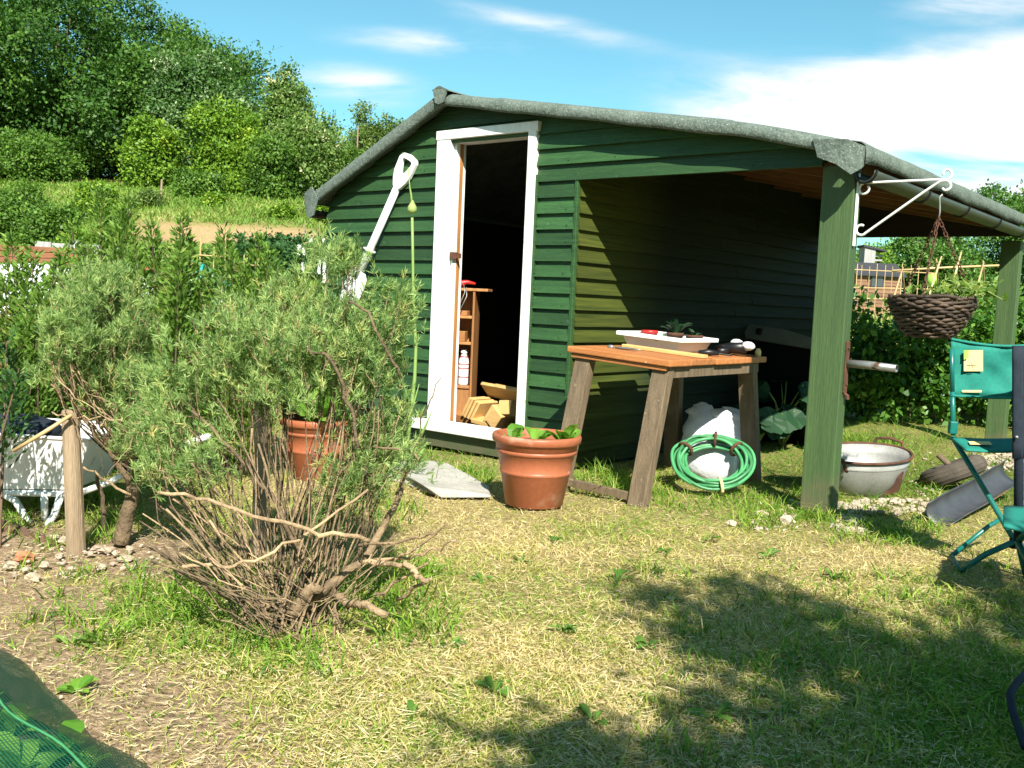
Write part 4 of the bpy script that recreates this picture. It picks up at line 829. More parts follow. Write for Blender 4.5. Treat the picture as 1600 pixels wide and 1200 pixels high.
for pts in ([(1590, 845, 3.8), (1620, 900, 3.6), (1680, 985, 3.3)], [(1591, 845, 3.8), (1640, 800, 3.5), (1690, 760, 3.2)]):
    q = MB(); q.tube([r2(*p) for p in pts], .014, 10); q.build('leg', M['tealtube'], c2, smooth=True)
q = MB(); q.tube([r2(1640, 1020, 2.75), r2(1590, 1065, 2.5), r2(1578, 1085, 2.42), r2(1582, 1110, 2.36), r2(1602, 1168, 2.24)], .0105, 10); q.build('leg', M['navy'], c2, smooth=True)
# ------------------------------------------------------------------ shrubs, fence posts and clutter
def bez(p0, p1, p2, n=8): return [tuple((1-t)**2*np.array(p0)+2*t*(1-t)*np.array(p1)+t*t*np.array(p2)) for t in np.linspace(0, 1, n)]
def tufts(C, D, per, ln, wd, spread=1.0):
    """needle leaves fanning out round each twig end"""
    n = len(C); Cn = np.repeat(C, per, 0); Dn = np.repeat(unit(D), per, 0)
    d = Dn+rng.normal(size=Cn.shape)*.62*spread; l = ln*rng.uniform(.55, 1.2, len(Cn))
    st = Cn-Dn*(rng.uniform(0, .035, len(Cn))[:, None])
    return leaves(st, d, l, wd*rng.uniform(.8, 1.3, len(Cn)), cup=.02)
def feathery(name, label, base, lobes, nclus, nstem, per, twigs, stem_r=.0055, base_r=.17, bare=(), leaf=(.036, .0034), m_='artemisia', bulge=.25, trunk=None):
    base = np.array(base); p = thing(name, label, 'shrub', tuple(base)); C = []
    wts = np.array([lb[3]*lb[4] for lb in lobes], float); wts /= wts.sum()
    for k in rng.choice(len(lobes), nclus//5, p=wts):
        px, py, Y, rx, ry, rY = lobes[k]; v = rng.normal(size=3); v = v/np.linalg.norm(v)*rng.uniform(.25, 1)**.5
        h_ = np.array(at(px+v[0]*rx, py-v[2]*ry, Y+v[1]*rY))-base
        for _ in range(5): C.append(h_+rng.normal(size=3)*np.array([.042, .042, .034]))
    C = np.array(C); rng.shuffle(C); st = MB(); root = np.array([0, 0, .0])
    for i in range(min(nstem, nclus)):
        a = rng.uniform(0, 6.28); r0 = base_r*rng.uniform(0, 1)**.5; b0 = np.array([math.cos(a)*r0, math.sin(a)*r0*.8, 0]) if trunk is None else np.array(trunk)-base+rng.normal(size=3)*.02
        tip = C[i]; mid = b0*.45+tip*.55; mid = mid+np.array([tip[0]-b0[0], tip[1]-b0[1], 0])*bulge+rng.normal(size=3)*.03; mid[2] = b0[2]+(tip[2]-b0[2])*rng.uniform(.30, .5)
        st.c = rng.uniform(.05, .75); pts = [np.array(q)+rng.normal(size=3)*.006*(0 < j < 8) for j, q in enumerate(bez(b0, mid, tip, 9))]
        r1 = stem_r*rng.uniform(.5, 1.25); st.tube(pts, list(np.linspace(r1, .0013, 9)), 5, cap=False)
        for _ in range(2):
            j = rng.integers(4, 8); e = C[rng.integers(len(C))]; q0 = np.array(pts[j]); dv = e-q0; dl = np.linalg.norm(dv)
            if dl < .28: st.tube([q0, q0+dv*.5+np.array([0, 0, .02]), e], [.0022, .0016, .001], 4, cap=False)
    tf = []
    for _ in range(twigs): tf.append(C+rng.normal(size=C.shape)*.026)
    tf = np.concatenate(tf); cen = C.mean(0); D = tf-cen*np.array([1, 1, .5]); D = unit(D)+np.array([0, 0, .75])+rng.normal(size=D.shape)*.45
    V = tufts(tf, D, per, leaf[0], leaf[1])
    tin = np.repeat(np.clip(rng.normal(.5, .2, len(tf)), 0, .97), per); tin = np.clip(tin+rng.normal(0, .13, len(tin)), 0, 1)
    quads('foliage', V, M[m_], p, tin)
    # short twig under each tuft group
    k_ = rng.choice(len(tf), min(len(tf), 700), replace=False)
    for i in k_: st.c = rng.uniform(.2, .9); st.tube([tf[i], tf[i]-unit(D[i])*rng.uniform(.03, .09)], [.0008, .0016], 4, cap=False)
    st.build('stems', M['twig'], p)
    bt = MB()
    for pl, r0, r1, c in bare:
        bt.c = c; pp = [np.array(at(x, y, Y))-base for x, y, Y in pl]; sm = []
        for i in range(len(pp)-1):
            for t_ in np.linspace(0, 1, 5)[:-1]: sm.append(pp[i]*(1-t_)+pp[i+1]*t_+rng.normal(size=3)*.0045)
        sm.append(pp[-1]); bt.tube(sm, list(np.linspace(r0, r1, len(sm))), 6)
    if bare: bt.build('dead_branch', M['twig'], p, smooth=True)
    return p
def rb(n, x0, y0, xs_, ys_, Y0, Y1, r=.005, c=(.3, 1), bend=25):
    out = []
    for _ in range(n):
        a = (random.uniform(*x0), random.uniform(*y0), random.uniform(Y0, Y1)); b = (random.uniform(*xs_), random.uniform(*ys_), a[2]+random.uniform(-.25, .25))
        m1 = ((a[0]+b[0])/2+random.uniform(-bend, bend)*.6, (a[1]+b[1])/2+random.uniform(0, bend), (a[2]+b[2])/2)
        r_s = .60; out.append(([a, m1, b], r_s*r*random.uniform(.7, 1.3), r_s*r*random.uniform(.25, .5), random.uniform(*c)**1.5))
    return out
bare = [([(245, 768, 2.72), (330, 785, 2.72), (420, 812, 2.72), (500, 832, 2.75), (578, 846, 2.8)], .0055, .0075, .95), ([(284, 887, 2.7), (350, 886, 2.72), (410, 872, 2.75), (480, 835, 2.8), (575, 765, 2.9)], .006, .004, .95),
        ([(563, 874, 2.9), (600, 878, 2.85), (628, 884, 2.8)], .010, .008, .9), ([(520, 930, 2.95), (565, 945, 2.85), (606, 962, 2.8)], .014, .011, .75), ([(560, 850, 2.95), (640, 845, 2.9), (682, 835, 2.85)], .006, .004, .6),
        ([(585, 872, 2.95), (640, 872, 2.9), (680, 858, 2.85), (712, 845, 2.8)], .006, .003, .9), ([(620, 872, 2.9), (660, 850, 2.85), (699, 818, 2.8)], .005, .003, .95), ([(590, 930, 2.9), (640, 900, 2.85), (668, 880, 2.8)], .005, .003, .8), ([(620, 938, 2.9), (672, 905, 2.8)], .006, .005, .75),
        ([(632, 877, 2.82), (648, 893, 2.8), (655, 903, 2.8), (670, 907, 2.78)], .009, .008, 1.0), ([(460, 965, 2.95), (500, 925, 2.95), (560, 880, 3.0), (610, 810, 3.1), (640, 730, 3.2)], .020, .009, .4), ([(455, 960, 2.9), (480, 930, 2.9), (500, 915, 2.9)], .022, .018, .5),
        ([(585, 700, 3.0), (640, 702, 2.95), (655, 720, 2.95), (640, 735, 2.95), (600, 745, 3.0)], .004, .003, .55), ([(620, 770, 3.0), (650, 700, 3.0), (668, 640, 3.0), (690, 590, 3.0)], .004, .0015, .35),
        ([(480, 540, 2.95), (520, 565, 2.9), (548, 640, 2.9), (560, 700, 2.9)], .005, .006, .2), ([(545, 470, 2.9), (575, 490, 2.88), (600, 540, 2.88), (625, 590, 2.9)], .004, .005, .2), ([(300, 640, 2.95), (360, 700, 2.95), (420, 770, 2.95), (470, 860, 2.95)], .005, .008, .3)]
bare += rb(22, (215, 330), (770, 900), (400, 500), (940, 1000), 2.65, 2.95, .005)+rb(14, (230, 330), (690, 800), (420, 500), (900, 985), 2.8, 3.1, .005)+rb(16, (560, 625), (600, 700), (520, 600), (760, 900), 2.95, 3.3, .0045, (.15, .6), 8)+rb(9, (520, 590), (590, 660), (470, 540), (780, 930), 3., 3.3, .0045, (.1, .5), 8)+rb(8, (330, 470), (600, 700), (400, 500), (880, 985), 2.8, 3.1, .005, (.2, .7))+rb(8, (560, 640), (820, 930), (470, 540), (930, 990), 2.8, 3., .004)
feathery('feathery_shrub', 'large grey green feathery shrub with bare woody stems in front of the shed', gp(455, 985), [
    (455, 520, 3.15, 135, 95, .30), (385, 545, 3.1, 72, 80, .25), (590, 520, 3.1, 66, 80, .22), (515, 435, 3.15, 62, 48, .2), (545, 400, 3.1, 26, 22, .1), (262, 625, 3.0, 66, 60, .2), (290, 715, 2.95, 62, 42, .2), (410, 620, 3.05, 85, 42, .2), (505, 560, 3.05, 80, 70, .2),
    (575, 672, 3.2, 40, 30, .2), (560, 745, 3.1, 52, 34, .2), (625, 600, 3.05, 36, 42, .15), (345, 610, 3., 66, 50, .2), (610, 730, 2.95, 34, 20, .1), (365, 690, 3.1, 40, 40, .15), (300, 770, 2.9, 40, 26, .12), (430, 770, 3.1, 46, 30, .12), (480, 810, 3.1, 40, 26, .1), (590, 650, 3.1, 40, 40, .1)], 410, 85, 22, 7, bare=bare, leaf=(.030, .0029), stem_r=.0036)
bareB = rb(26, (75, 130), (560, 610), (120, 215), (640, 720), 3.55, 3.85, .0045, (.5, 1), 14)+rb(14, (135, 260), (625, 660), (150, 240), (690, 745), 3.5, 3.75, .004, (.7, 1), 10)+[([(255, 668, 3.55), (205, 660, 3.55), (165, 652, 3.6)], .003, .004, .9), ([(260, 690, 3.5), (210, 672, 3.55), (170, 655, 3.6), (155, 668, 3.6)], .003, .004, .9), ([(80, 645, 3.7), (120, 655, 3.65), (160, 650, 3.65)], .004, .003, .8)]
bareB += [([(188, 850, 3.85), (200, 800, 3.85), (212, 750, 3.85), (205, 700, 3.85)], .036, .022, .25), ([(210, 760, 3.85), (160, 690, 3.8), (120, 640, 3.75)], .016, .006, .35), ([(208, 720, 3.85), (225, 640, 3.9)], .018, .008, .2), ([(160, 835, 4.0), (160, 790, 4.0), (152, 740, 4.0)], .012, .008, .1), ([(205, 775, 3.8), (160, 745, 3.75), (130, 730, 3.7)], .006, .004, .8)]
feathery('feathery_shrub', 'smaller feathery shrub with thick bark on its trunk behind the weathered post', gp(190, 848), [(150, 490, 3.8, 85, 62, .3), (175, 560, 3.9, 80, 70, .3), (110, 530, 3.75, 52, 60, .2), (200, 575, 4.05, 52, 72, .25), (245, 690, 3.7, 62, 34, .2), (235, 640, 3.8, 40, 40, .2), (150, 440, 3.85, 26, 24, .1)], 380, 50, 22, 7, stem_r=.005, bare=bareB, leaf=(.033, .0032), trunk=at(208, 730, 3.85))
# spiky upright shrubs behind
def spiky(label, bx, Y, tops, m_='rosemary', bushy=1., nl=520, tmin=.12):
    b = gp(bx, 440+.0438*bx*0+FPX*EYE/Y); p = thing('spiky_shrub', label, 'shrub', tuple(b), group='spiky upright shrubs behind the feathery ones'); V = []; T_ = []; st = MB()
    for i, (tx, ty) in enumerate(tops):
        Yt = Y+random.uniform(-.3, .3); tip = np.array(at(tx, ty, Yt))-b; r0 = np.array([tip[0]*.35+random.uniform(-.1, .1), tip[1]*.5+random.uniform(-.08, .08), 0])
        pts = np.array(bez(r0, r0*.4+tip*.6+np.array([0, 0, -tip[2]*.15]), tip, 14)); st.c = random.random(); st.tube(pts, list(np.linspace(.009, .002, 14)), 5, cap=False)
        n = int(nl*1.9*max(.5, tip[2])); t_ = rng.uniform(tmin, 1.0, n); k = np.minimum((t_*13).astype(int), 12); fr_ = (t_*13-k)[:, None]; P = pts[k]*(1-fr_)+pts[k+1]*fr_
        rr = (.110*bushy*(1-t_**4)+.018)*rng.uniform(.2, 1.1, n); a = rng.uniform(0, 6.28, n); P = P+np.stack([np.cos(a)*rr, np.sin(a)*rr, rng.normal(size=n)*.02], 1)
        D = np.stack([np.cos(a), np.sin(a), rng.uniform(.3, 1.8, n)], 1)+rng.normal(size=(n, 3))*.25; V.append(leaves(P, D, rng.uniform(.028, .055, n), rng.uniform(.009, .017, n)))
        br_ = 1 if random.random() < .4 else 0; T_.append(np.clip(rng.normal(.42, .2, n)+br_*.45*(rng.uniform(size=n) < .5)*(t_ < .8), 0, 1))
    quads('foliage', np.concatenate(V), M[m_], p, np.concatenate(T_)); st.build('stems', M['darktwig'], p); return p
spiky('tallest spiky shrub, its two spires reaching up to the field beyond', 185, 5.5, [(158, 296), (186, 330), (202, 312), (172, 372), (214, 390), (190, 410), (150, 400), (228, 430), (205, 440), (172, 350), (165, 420)])
spiky('spiky shrub with brown tinged tips between the tallest one and the teal sheet', 262, 5.4, [(236, 352), (246, 390), (286, 340), (296, 395), (270, 420), (255, 440), (300, 440), (280, 400), (292, 372), (315, 430)])
spiky('spiky shrub in front of the teal sheet, nearest the shed', 365, 5.3, [(350, 365), (362, 400), (330, 425), (342, 440), (380, 420), (405, 375), (420, 395), (412, 425), (395, 450), (436, 420), (312, 450)])
spiky('spiky shrub in front of the white sheeting', 120, 5.2, [(96, 395), (112, 352), (130, 415), (142, 445), (120, 450), (82, 430), (70, 470), (105, 480), (88, 410), (136, 385)])
spiky('dense spiky shrub at the picture edge behind the white barrow', 20, 5.0, [(18, 375), (34, 410), (52, 400), (8, 440), (46, 460), (66, 455), (25, 480), (-20, 420), (60, 500), (35, 520), (-30, 380)])
q = spiky('dark needle leaved shrub overhanging the white barrow', -70, 3.75, [(10, 530), (30, 575), (-20, 500), (-25, 560), (-45, 520)], 'rosedark', .6, 200, .5)
# posts and cane
def post(px, py, top, w, Y, label):
    b = gp(px, py); P1 = Vector(at(top[0], top[1], b[1])); q = MB(); n = 12; pts = [Vector(b)-Vector((0, 0, .1))]+[Vector(b).lerp(P1, t_) for t_ in (0, .3, .6, .9, .985, 1)]
    q.tube(pts, [w, w, w*.97, w*.95, w*.93, w*.9, w*.8], 12, squash=.85); return tag(q.build('fence_post', M['stake'], smooth=False, bevel=0), label, 'post', 'weathered fence posts')
post(119, 862, (110, 640), .037, 3.75, 'weathered round fence post with split top beside the smaller feathery shrub')
post(404, 868, (410, 590), .030, 3.85, 'slimmer weathered post standing behind the large feathery shrub')
q = MB(); q.tube([at(20, 705, 3.62), at(70, 675, 3.62), at(112, 648, 3.66)], [.007, .008, .007], 8); tag(q.build('bamboo_cane', M['cane'], smooth=True), 'pale cane slanting up to the top of the weathered round post', 'cane')
q = MB(); q.tube([at(398, 676, 3.78), at(425, 684, 3.80), at(445, 690, 3.82)], [.010, .009, .006], 8); tag(q.build('tie_stick', M['cane'], smooth=True), 'short pale stick tied across the slimmer weathered post', 'stick')
# wheelbarrow
Yb = 4.15; wbo = gp(70, 441+FPX*EYE/Yb); wb = thing('wheelbarrow', 'white wheelbarrow standing behind the weathered round post', 'wheelbarrow', tuple(wbo))
def wr(px, py, Y=Yb): return Vector(at(px, py, Y))-Vector(wbo)
q = MB(); t0, t1, u0, u1 = wr(-190, 668), wr(140, 688), wr(-120, 765), wr(106, 768)
d_ = Vector((0, .52, 0)); d2_ = Vector((0, .44, 0)); e_ = Vector((0, .05, 0))
q.add([t0, t1, t1+d_, t0+d_, u0+e_, u1+e_, u1+d2_, u0+d2_], [(0, 1, 5, 4), (1, 2, 6, 5), (2, 3, 7, 6), (3, 0, 4, 7), (4, 5, 6, 7)])
q.build('tray', M['white'], wb, solid=.006, bevel=.012)
q = MB(); q.tube([t0, t1, t1+d_, t0+d_, t0], .009, 8); q.build('rim', M['white'], wb, smooth=True)
for dy in (.06, .42):
    q = MB(); q.tube([wr(-40, 766, Yb+dy), wr(2, 770, Yb+dy), wr(24, 782, Yb+dy), wr(42, 812, Yb+dy), wr(52, 826+0*dy, Yb-.04+dy), wr(70, 826, Yb-.04+dy), wr(84, 806, Yb+dy), wr(96, 772, Yb+dy)], .0165, 10); q.build('leg', M['white'], wb, smooth=True)
    q = MB(); q.tube([wr(69, 768, Yb+dy), wr(70, 812, Yb+dy)], .016, 10); q.build('strut', M['white'], wb, smooth=True)
    q = MB(); q.tube([wr(-220, 800, Yb+.24), wr(-60, 768, Yb+dy), wr(120, 772, Yb+dy), wr(175, 752, Yb+dy), wr(270, 700, Yb+dy), wr(330, 680, Yb+dy)], .015, 10); q.build('handle', M['white'], wb, smooth=True)
q = MB(); q.lathe([(.12+.05*math.cos(a), .045*math.sin(a)) for a in np.linspace(0, 6.2832, 13)], 30, c=wr(-235, 790, Yb+.24), capb=False, rot=Matrix.Rotation(R(90), 3, 'X')); q.build('wheel', M['tyre'], wb, smooth=True)
q = MB(); q.blob(wr(20, 680, Yb+.25), (.25, .16, .10), 14, 8, .2); tag(q.build('barrow_sack', M['navy'], smooth=True, loc=tuple(wbo)), 'dark sack lying in the white barrow', 'sack')
# log and stones
q = MB(); pts = [np.array(at(x, y, Y)) for x, y, Y in ((-40, 812, 4.05), (10, 830, 4.0), (50, 845, 3.92), (90, 862, 3.82), (108, 868, 3.78))]; q.tube(pts, [.045, .042, .04, .034, .02], 12, squash=.8); tag(q.build('rotten_log', M['log'], smooth=True), 'rotten brown log lying on the stony soil by the fence post', 'log')
q = MB(); q.tube([at(-10, 868, 3.7), at(30, 866, 3.7), at(60, 868, 3.68)], [.014, .016, .01], 8); tag(q.build('fallen_branch', M['twig'], smooth=True), 'short dead branch lying below the rotten log', 'branch')
def stone(px, py, r, m_, name, label, cat, group=None):
    b = gp(px, py); q = MB(); q.c = random.random(); q.blob((0, 0, r*.35), (r*random.uniform(.9, 1.35), r*random.uniform(.8, 1.1), r*random.uniform(.55, .8)), 9, 6, .35); o = q.build(name, M[m_], loc=tuple(b)); o.rotation_euler = (0, 0, random.uniform(0, 6)); return tag(o, label, cat, group)
for px, py, r in ((18, 886, .022), (70, 886, .023), (50, 906, .024), (93, 870, .014), (112, 890, .012), (195, 876, .024), (206, 888, .014), (193, 890, .012), (158, 888, .018), (152, 860, .022), (168, 862, .018), (102, 848, .028), (180, 866, .014), (85, 842, .018), (203, 860, .016), (140, 866, .014), (40, 892, .012), (176, 882, .010)):
    stone(px, py, r, 'chalk', 'pale_stone', 'pale chalk stone on the bare soil near the weathered round post', 'stone', 'chalk stones on the soil by the fence post')
stone(38, 876, .036, 'brick', 'brick_shard', 'orange brick shard on the soil below the rotten log', 'brick shard')
for px, py, r, lab in ((1228, 818, .040, 'pale stone in the grass just in front of the green front post'), (1188, 806, .030, 'buff stone between the hose and the front post'), (1142, 820, .022, 'small white stone in the grass below the coiled hose'), (1340, 832, .026, 'pinkish stone at the front edge of the pebble heap')):
    stone(px, py, r, 'chalk', 'pale_stone', lab, 'stone')
def pebbles(name, label, spots):
    q = MB()
    for (x0, x1, y0, y1, n, r0, r1) in spots:
        for _ in range(n):
            b = gp(random.uniform(x0, x1), random.uniform(y0, y1)); r = random.uniform(r0, r1); q.c = random.random()
            q.blob((b[0], b[1], r*.3), (r*random.uniform(.8, 1.4), r, r*.65), 6, 4, .35, Matrix.Rotation(random.uniform(0, 6), 3, 'Z'))
    return tag(q.build(name, M['chalk']), label, None, kind='stuff')
pebbles('gravel', 'pale pebbles strewn round the post and bath', [(1300, 1350, 785, 832, 110, .010, .024), (1350, 1450, 780, 805, 90, .008, .022), (1520, 1600, 708, 735, 130, .012, .026), (1430, 1470, 745, 790, 40, .006, .014), (0, 250, 850, 905, 130, .003, .009), (1170, 1260, 780, 830, 50, .006, .016), (40, 600, 1000, 1200, 110, .002, .006), (1340, 1600, 690, 760, 70, .006, .015)])
# net over the salad bed
nb0, nb1 = np.array([-1.75, 2.98, 0]), np.array([-.45, 1.70, 0]); al_ = (nb1-nb0)/np.linalg.norm(nb1-nb0); inn = np.array([al_[1], -al_[0], 0]); inn = inn if inn[1] < 0 else -inn
def netmat(name, col, thr):
    mtn, t, b, o = new_mat(name); L_ = t.links.new
    tcn = t.nodes.new('ShaderNodeTexCoord'); fac = None
    for dv in ((1, 1, 0), (1, -1, 0)):
        vm = t.nodes.new('ShaderNodeVectorMath'); vm.operation = 'DOT_PRODUCT'; L_(tcn.outputs['Object'], vm.inputs[0]); vm.inputs[1].default_value = dv
        mm = t.nodes.new('ShaderNodeMath'); mm.operation = 'MULTIPLY'; L_(vm.outputs['Value'], mm.inputs[0]); mm.inputs[1].default_value = 620
        s_ = t.nodes.new('ShaderNodeMath'); s_.operation = 'SINE'; L_(mm.outputs[0], s_.inputs[0])
        g_ = t.nodes.new('ShaderNodeMath'); g_.operation = 'GREATER_THAN'; L_(s_.outputs[0], g_.inputs[0]); g_.inputs[1].default_value = thr
        if fac is None: fac = g_.outputs[0]
        else:
            mxn = t.nodes.new('ShaderNodeMath'); mxn.operation = 'MAXIMUM'; L_(fac, mxn.inputs[0]); L_(g_.outputs[0], mxn.inputs[1]); fac = mxn.outputs[0]
    tp = t.nodes.new('ShaderNodeBsdfTransparent'); msx = t.nodes.new('ShaderNodeMixShader'); L_(fac, msx.inputs[0]); L_(tp.outputs[0], msx.inputs[1]); L_(b.outputs[0], msx.inputs[2]); L_(msx.outputs[0], o.inputs[0])
    b.inputs['Base Color'].default_value = (*col, 1); b.inputs['Roughness'].default_value = .4
    return mtn
M['net'] = netmat('green garden netting', (.010, .11, .055), .70); M['netdark'] = netmat('doubled green netting', (.012, .065, .038), .10)
M['bedsoil'] = mat('dark moist soil', (.085, .060, .040), (.035, .024, .016), scale=26, rough=1, bump=1)
gn = thing('garden_net', 'green garden netting stretched on low hoops over the salad bed', 'netting', tuple(nb0))
Lb = float(np.linalg.norm(nb1-nb0))
def prof_net(d, s_): return .0+.125*min(1, (d/.19))**.7 if d < .19 else .125+.02*math.sin((d-.19)*5)-.012*abs(math.sin(s_*6))
def netp(u, v, d0, d1): s_ = u*Lb; d = d0+(d1-d0)*v; wob = .012*math.sin(s_*7)+.006*math.sin(s_*17); z = prof_net(d, s_)+.006*math.sin(s_*9+d*12); return tuple(al_*s_+inn*(d+wob*(d < .2))+np.array([0, 0, z+.006]))
q = MB(); q.sheet(lambda u, v: netp(u, v, 0, .165), 50, 8); q.build('skirt', M['netdark'], gn, smooth=True)
q = MB(); q.sheet(lambda u, v: netp(u, v, .16, 1.0), 50, 24); q.build('mesh', M['net'], gn, smooth=True)
q = MB(); q.tube([Vector(netp(u, 0, .19, .19))+Vector((0, 0, .002)) for u in np.linspace(0, 1, 41)], .003, 6); q.build('support_line', M['hose'], gn, smooth=True)
q = MB(); q.sheet(lambda u, v: tuple(nb0+al_*u*Lb+inn*(.03+v*1.1)+np.array([0, 0, .012+.012*math.sin(u*31+v*9)+.012*math.sin(v*41+u*17)])), 60, 40); plain(q.build('soil_bed', M['bedsoil'], smooth=True))
for i, (px, py, r, lab) in enumerate(((20, 1150, .075, 'lettuce beneath the net against the picture edge'), (100, 1178, .075, 'middle lettuce under the green net'), (30, 1215, .09, 'lettuce cut by the lower picture edge under the net'), (140, 1204, .05, 'lettuce nearest the bare soil at the netted bed corner'), (-40, 1110, .09, 'lettuce under the net beyond the picture edge'))):
    lettuce('lettuce', gp(px, py, .03), r, 13, r*1.1, M['lettuce'], lab, 'lettuce', 'lettuces under the net')
lettuce('weed', gp(118, 1082), .05, 9, .03, M['lettuce'], 'low green weed on bare soil beside the netted bed', 'weed')
lettuce('weed', gp(110, 1010), .07, 9, .03, M['weed'], 'flat dock weed among straw between the net and the shrub', 'weed', wid=.4)
# ------------------------------------------------------------------ clutter on the next plot
def gz(P): return np.array([P[0], P[1], float(ground(P[0], P[1]))])
def base_at(px, Y): P = np.array(at(px, 600, Y)); return gz(P)
def ztop(px, py, Y): return float(at(px, py, Y)[2])
b0 = base_at(30, 9.2); ps = thing('plank_stack', 'red brown planks stacked on the white sheeting beyond the shrubs', 'planks', (b0[0], b0[1], ztop(30, 411, 9.2)))
for i in range(3):
    q = MB(); q.c = random.random(); q.box((.1+.03*i, .0, .026+.054*i), (.98, .22, .05), Matrix.Rotation(.02*i, 3, 'Z')); q.build('plank', M['redbrown'], ps, bevel=.004)
q = MB(); zt_ = ztop(30, 411, 9.2)-b0[2]
def shw(u, v):
    x = (u-.5)*1.2; s_ = (v-.5)*2; z = zt_ if abs(s_) < .45 else zt_-(abs(s_)-.45)*1.1*zt_; y = s_*.34 if abs(s_) < .45 else math.copysign(.153+.10*(abs(s_)-.45), s_)
    return (x, y*1.4+.02*math.sin(x*14)*(abs(s_) > .5), max(z+.012*math.sin(x*11+s_*3), .02)-.01)
q.sheet(shw, 30, 24); tag(q.build('white_sheeting', M['bag'], smooth=True, loc=tuple(b0)), 'white plastic sheeting draped under the red brown planks', 'sheeting')
b1 = base_at(122, 9.8); pn = thing('board_panel', 'weathered grey board panel with white post behind the spiky shrubs', 'panel', tuple(b1)); h_ = ztop(122, 380, 9.8)-b1[2]
for i in range(5):
    q = MB(); q.c = random.random(); q.box((-.36+.17*i, 0, h_/2), (.162, .02, h_-.02*(i % 2))); q.build('board', M['greyboard'], pn, bevel=.003)
q = MB(); q.box((-.02, -.04, h_/2+.01), (.05, .05, h_+.02)); q.build('post', M['white'], pn, bevel=.004)
def bucket(px, Y, top, r, label, rimmat, m_='white'):
    b = base_at(px, Y); h = ztop(px, top, Y)-b[2]; p = thing('bucket', label, 'bucket', tuple(b)); q = MB(); q.lathe([(r*.8, 0), (r*.98, h*.97), (r*.94, h*.97), (r*.77, .02)], 24); q.build('body', M[m_], p, smooth=True)
    q = MB(); q.tube([(r*math.cos(a), r*math.sin(a), h) for a in np.linspace(0, 6.2832, 25)], .014, 6, cap=False); q.build('rim', M[rimmat], p, smooth=True)
bucket(50, 8.2, 458, .14, 'tall white bucket below the white sheeting', 'white'); bucket(95, 8.4, 436, .13, 'white bucket between two spiky shrubs below the grey boards', 'white')
bucket(230, 8.8, 421, .06, 'slim white bucket with red rim among the spiky shrubs', 'red')
bucket(36, 6.3, 527, .10, 'blue green drum behind the spiky shrub at the picture edge', 'black', 'blue')
b2 = base_at(332, 9.5); tc_ = thing('cloche', 'teal plastic sheet cloche held up by canes behind the spiky shrubs', 'cloche', tuple(b2)); h_ = ztop(332, 405, 9.5)-b2[2]
q = MB(); q.sheet(lambda u, v: ((u-.5)*.36+.03*math.sin(v*7), .25*math.cos(math.pi*v), h_*math.sin(math.pi*v)**.7*(1-.2*u)), 10, 14); q.build('sheet', M['tealplastic'], tc_, smooth=True)
for i, x in enumerate((-.2, -.08, .05, .16)):
    q = MB(); q.tube([(x, -.28, 0), (x+.02, -.24, h_+.16+.05*(i % 2))], .006, 6); q.build('cane', M['cane'], tc_)
q = MB(); q.tube([(-.2, -.26, h_+.03), (.16, -.26, h_+.02)], .006, 6); q.build('cane', M['cane'], tc_)
b2 = base_at(388, 9.5); tk = thing('bean_frame', 'small frame of thin canes between the cloche and the vegetable rows', 'frame', tuple(b2)); h_ = ztop(388, 398, 9.5)-b2[2]
for x in (-.09, -.05, .05, .08):
    q = MB(); q.tube([(x, 0, 0), (x*.8, .02, h_)], .005, 6); q.build('cane', M['cane'], tk)
q = MB(); q.tube([(-.1, 0, h_-.10), (.1, 0, h_-.10)], .005, 6); q.build('cane', M['cane'], tk)
for i, (px, py, Y) in enumerate(((462, 392, 19), (469, 397, 18.6), (494, 399, 18), (502, 410, 16.5), (505, 390, 19.5), (480, 381, 22), (500, 381, 22))):
    b = base_at(px, Y); q = MB(); q.box((0, 0, .13), (.055, .01, .46)); tag(q.build('plant_marker', M['white'], loc=(b[0], b[1], max(b[2]+.1, ztop(px, py, Y)-.24))), 'white marker stuck in the dark green vegetable rows', 'marker', 'white markers in the vegetable rows')
for px, Y, top, lab in ((547, 50, 196, 'tall bare pole on the hillside beside the shed roof'), (125, 36, 292, 'short pale stake on the grassy bank'), (248, 34, 280, 'pale stake at the foot of the hillside bushes'), (470, 27, 345, 'thin stake of the wire fence in the tan field, farthest from the shed'), (492, 27, 345, 'thin stake of the wire fence in the tan field, middle one'), (510, 27, 345, 'thin stake of the wire fence against the shed wall')):
    b = base_at(px, Y); zt_ = ztop(px, top, Y); q = MB(); r_ = .04 if Y > 30 else .016; q.tube([(0, 0, 0), (0, 0, (zt_-b[2])*.5), (.02, 0, zt_-b[2])], [r_, r_, r_*.9], 7); tag(q.build('stake', M['stake'], loc=tuple(b)), lab, 'stake')
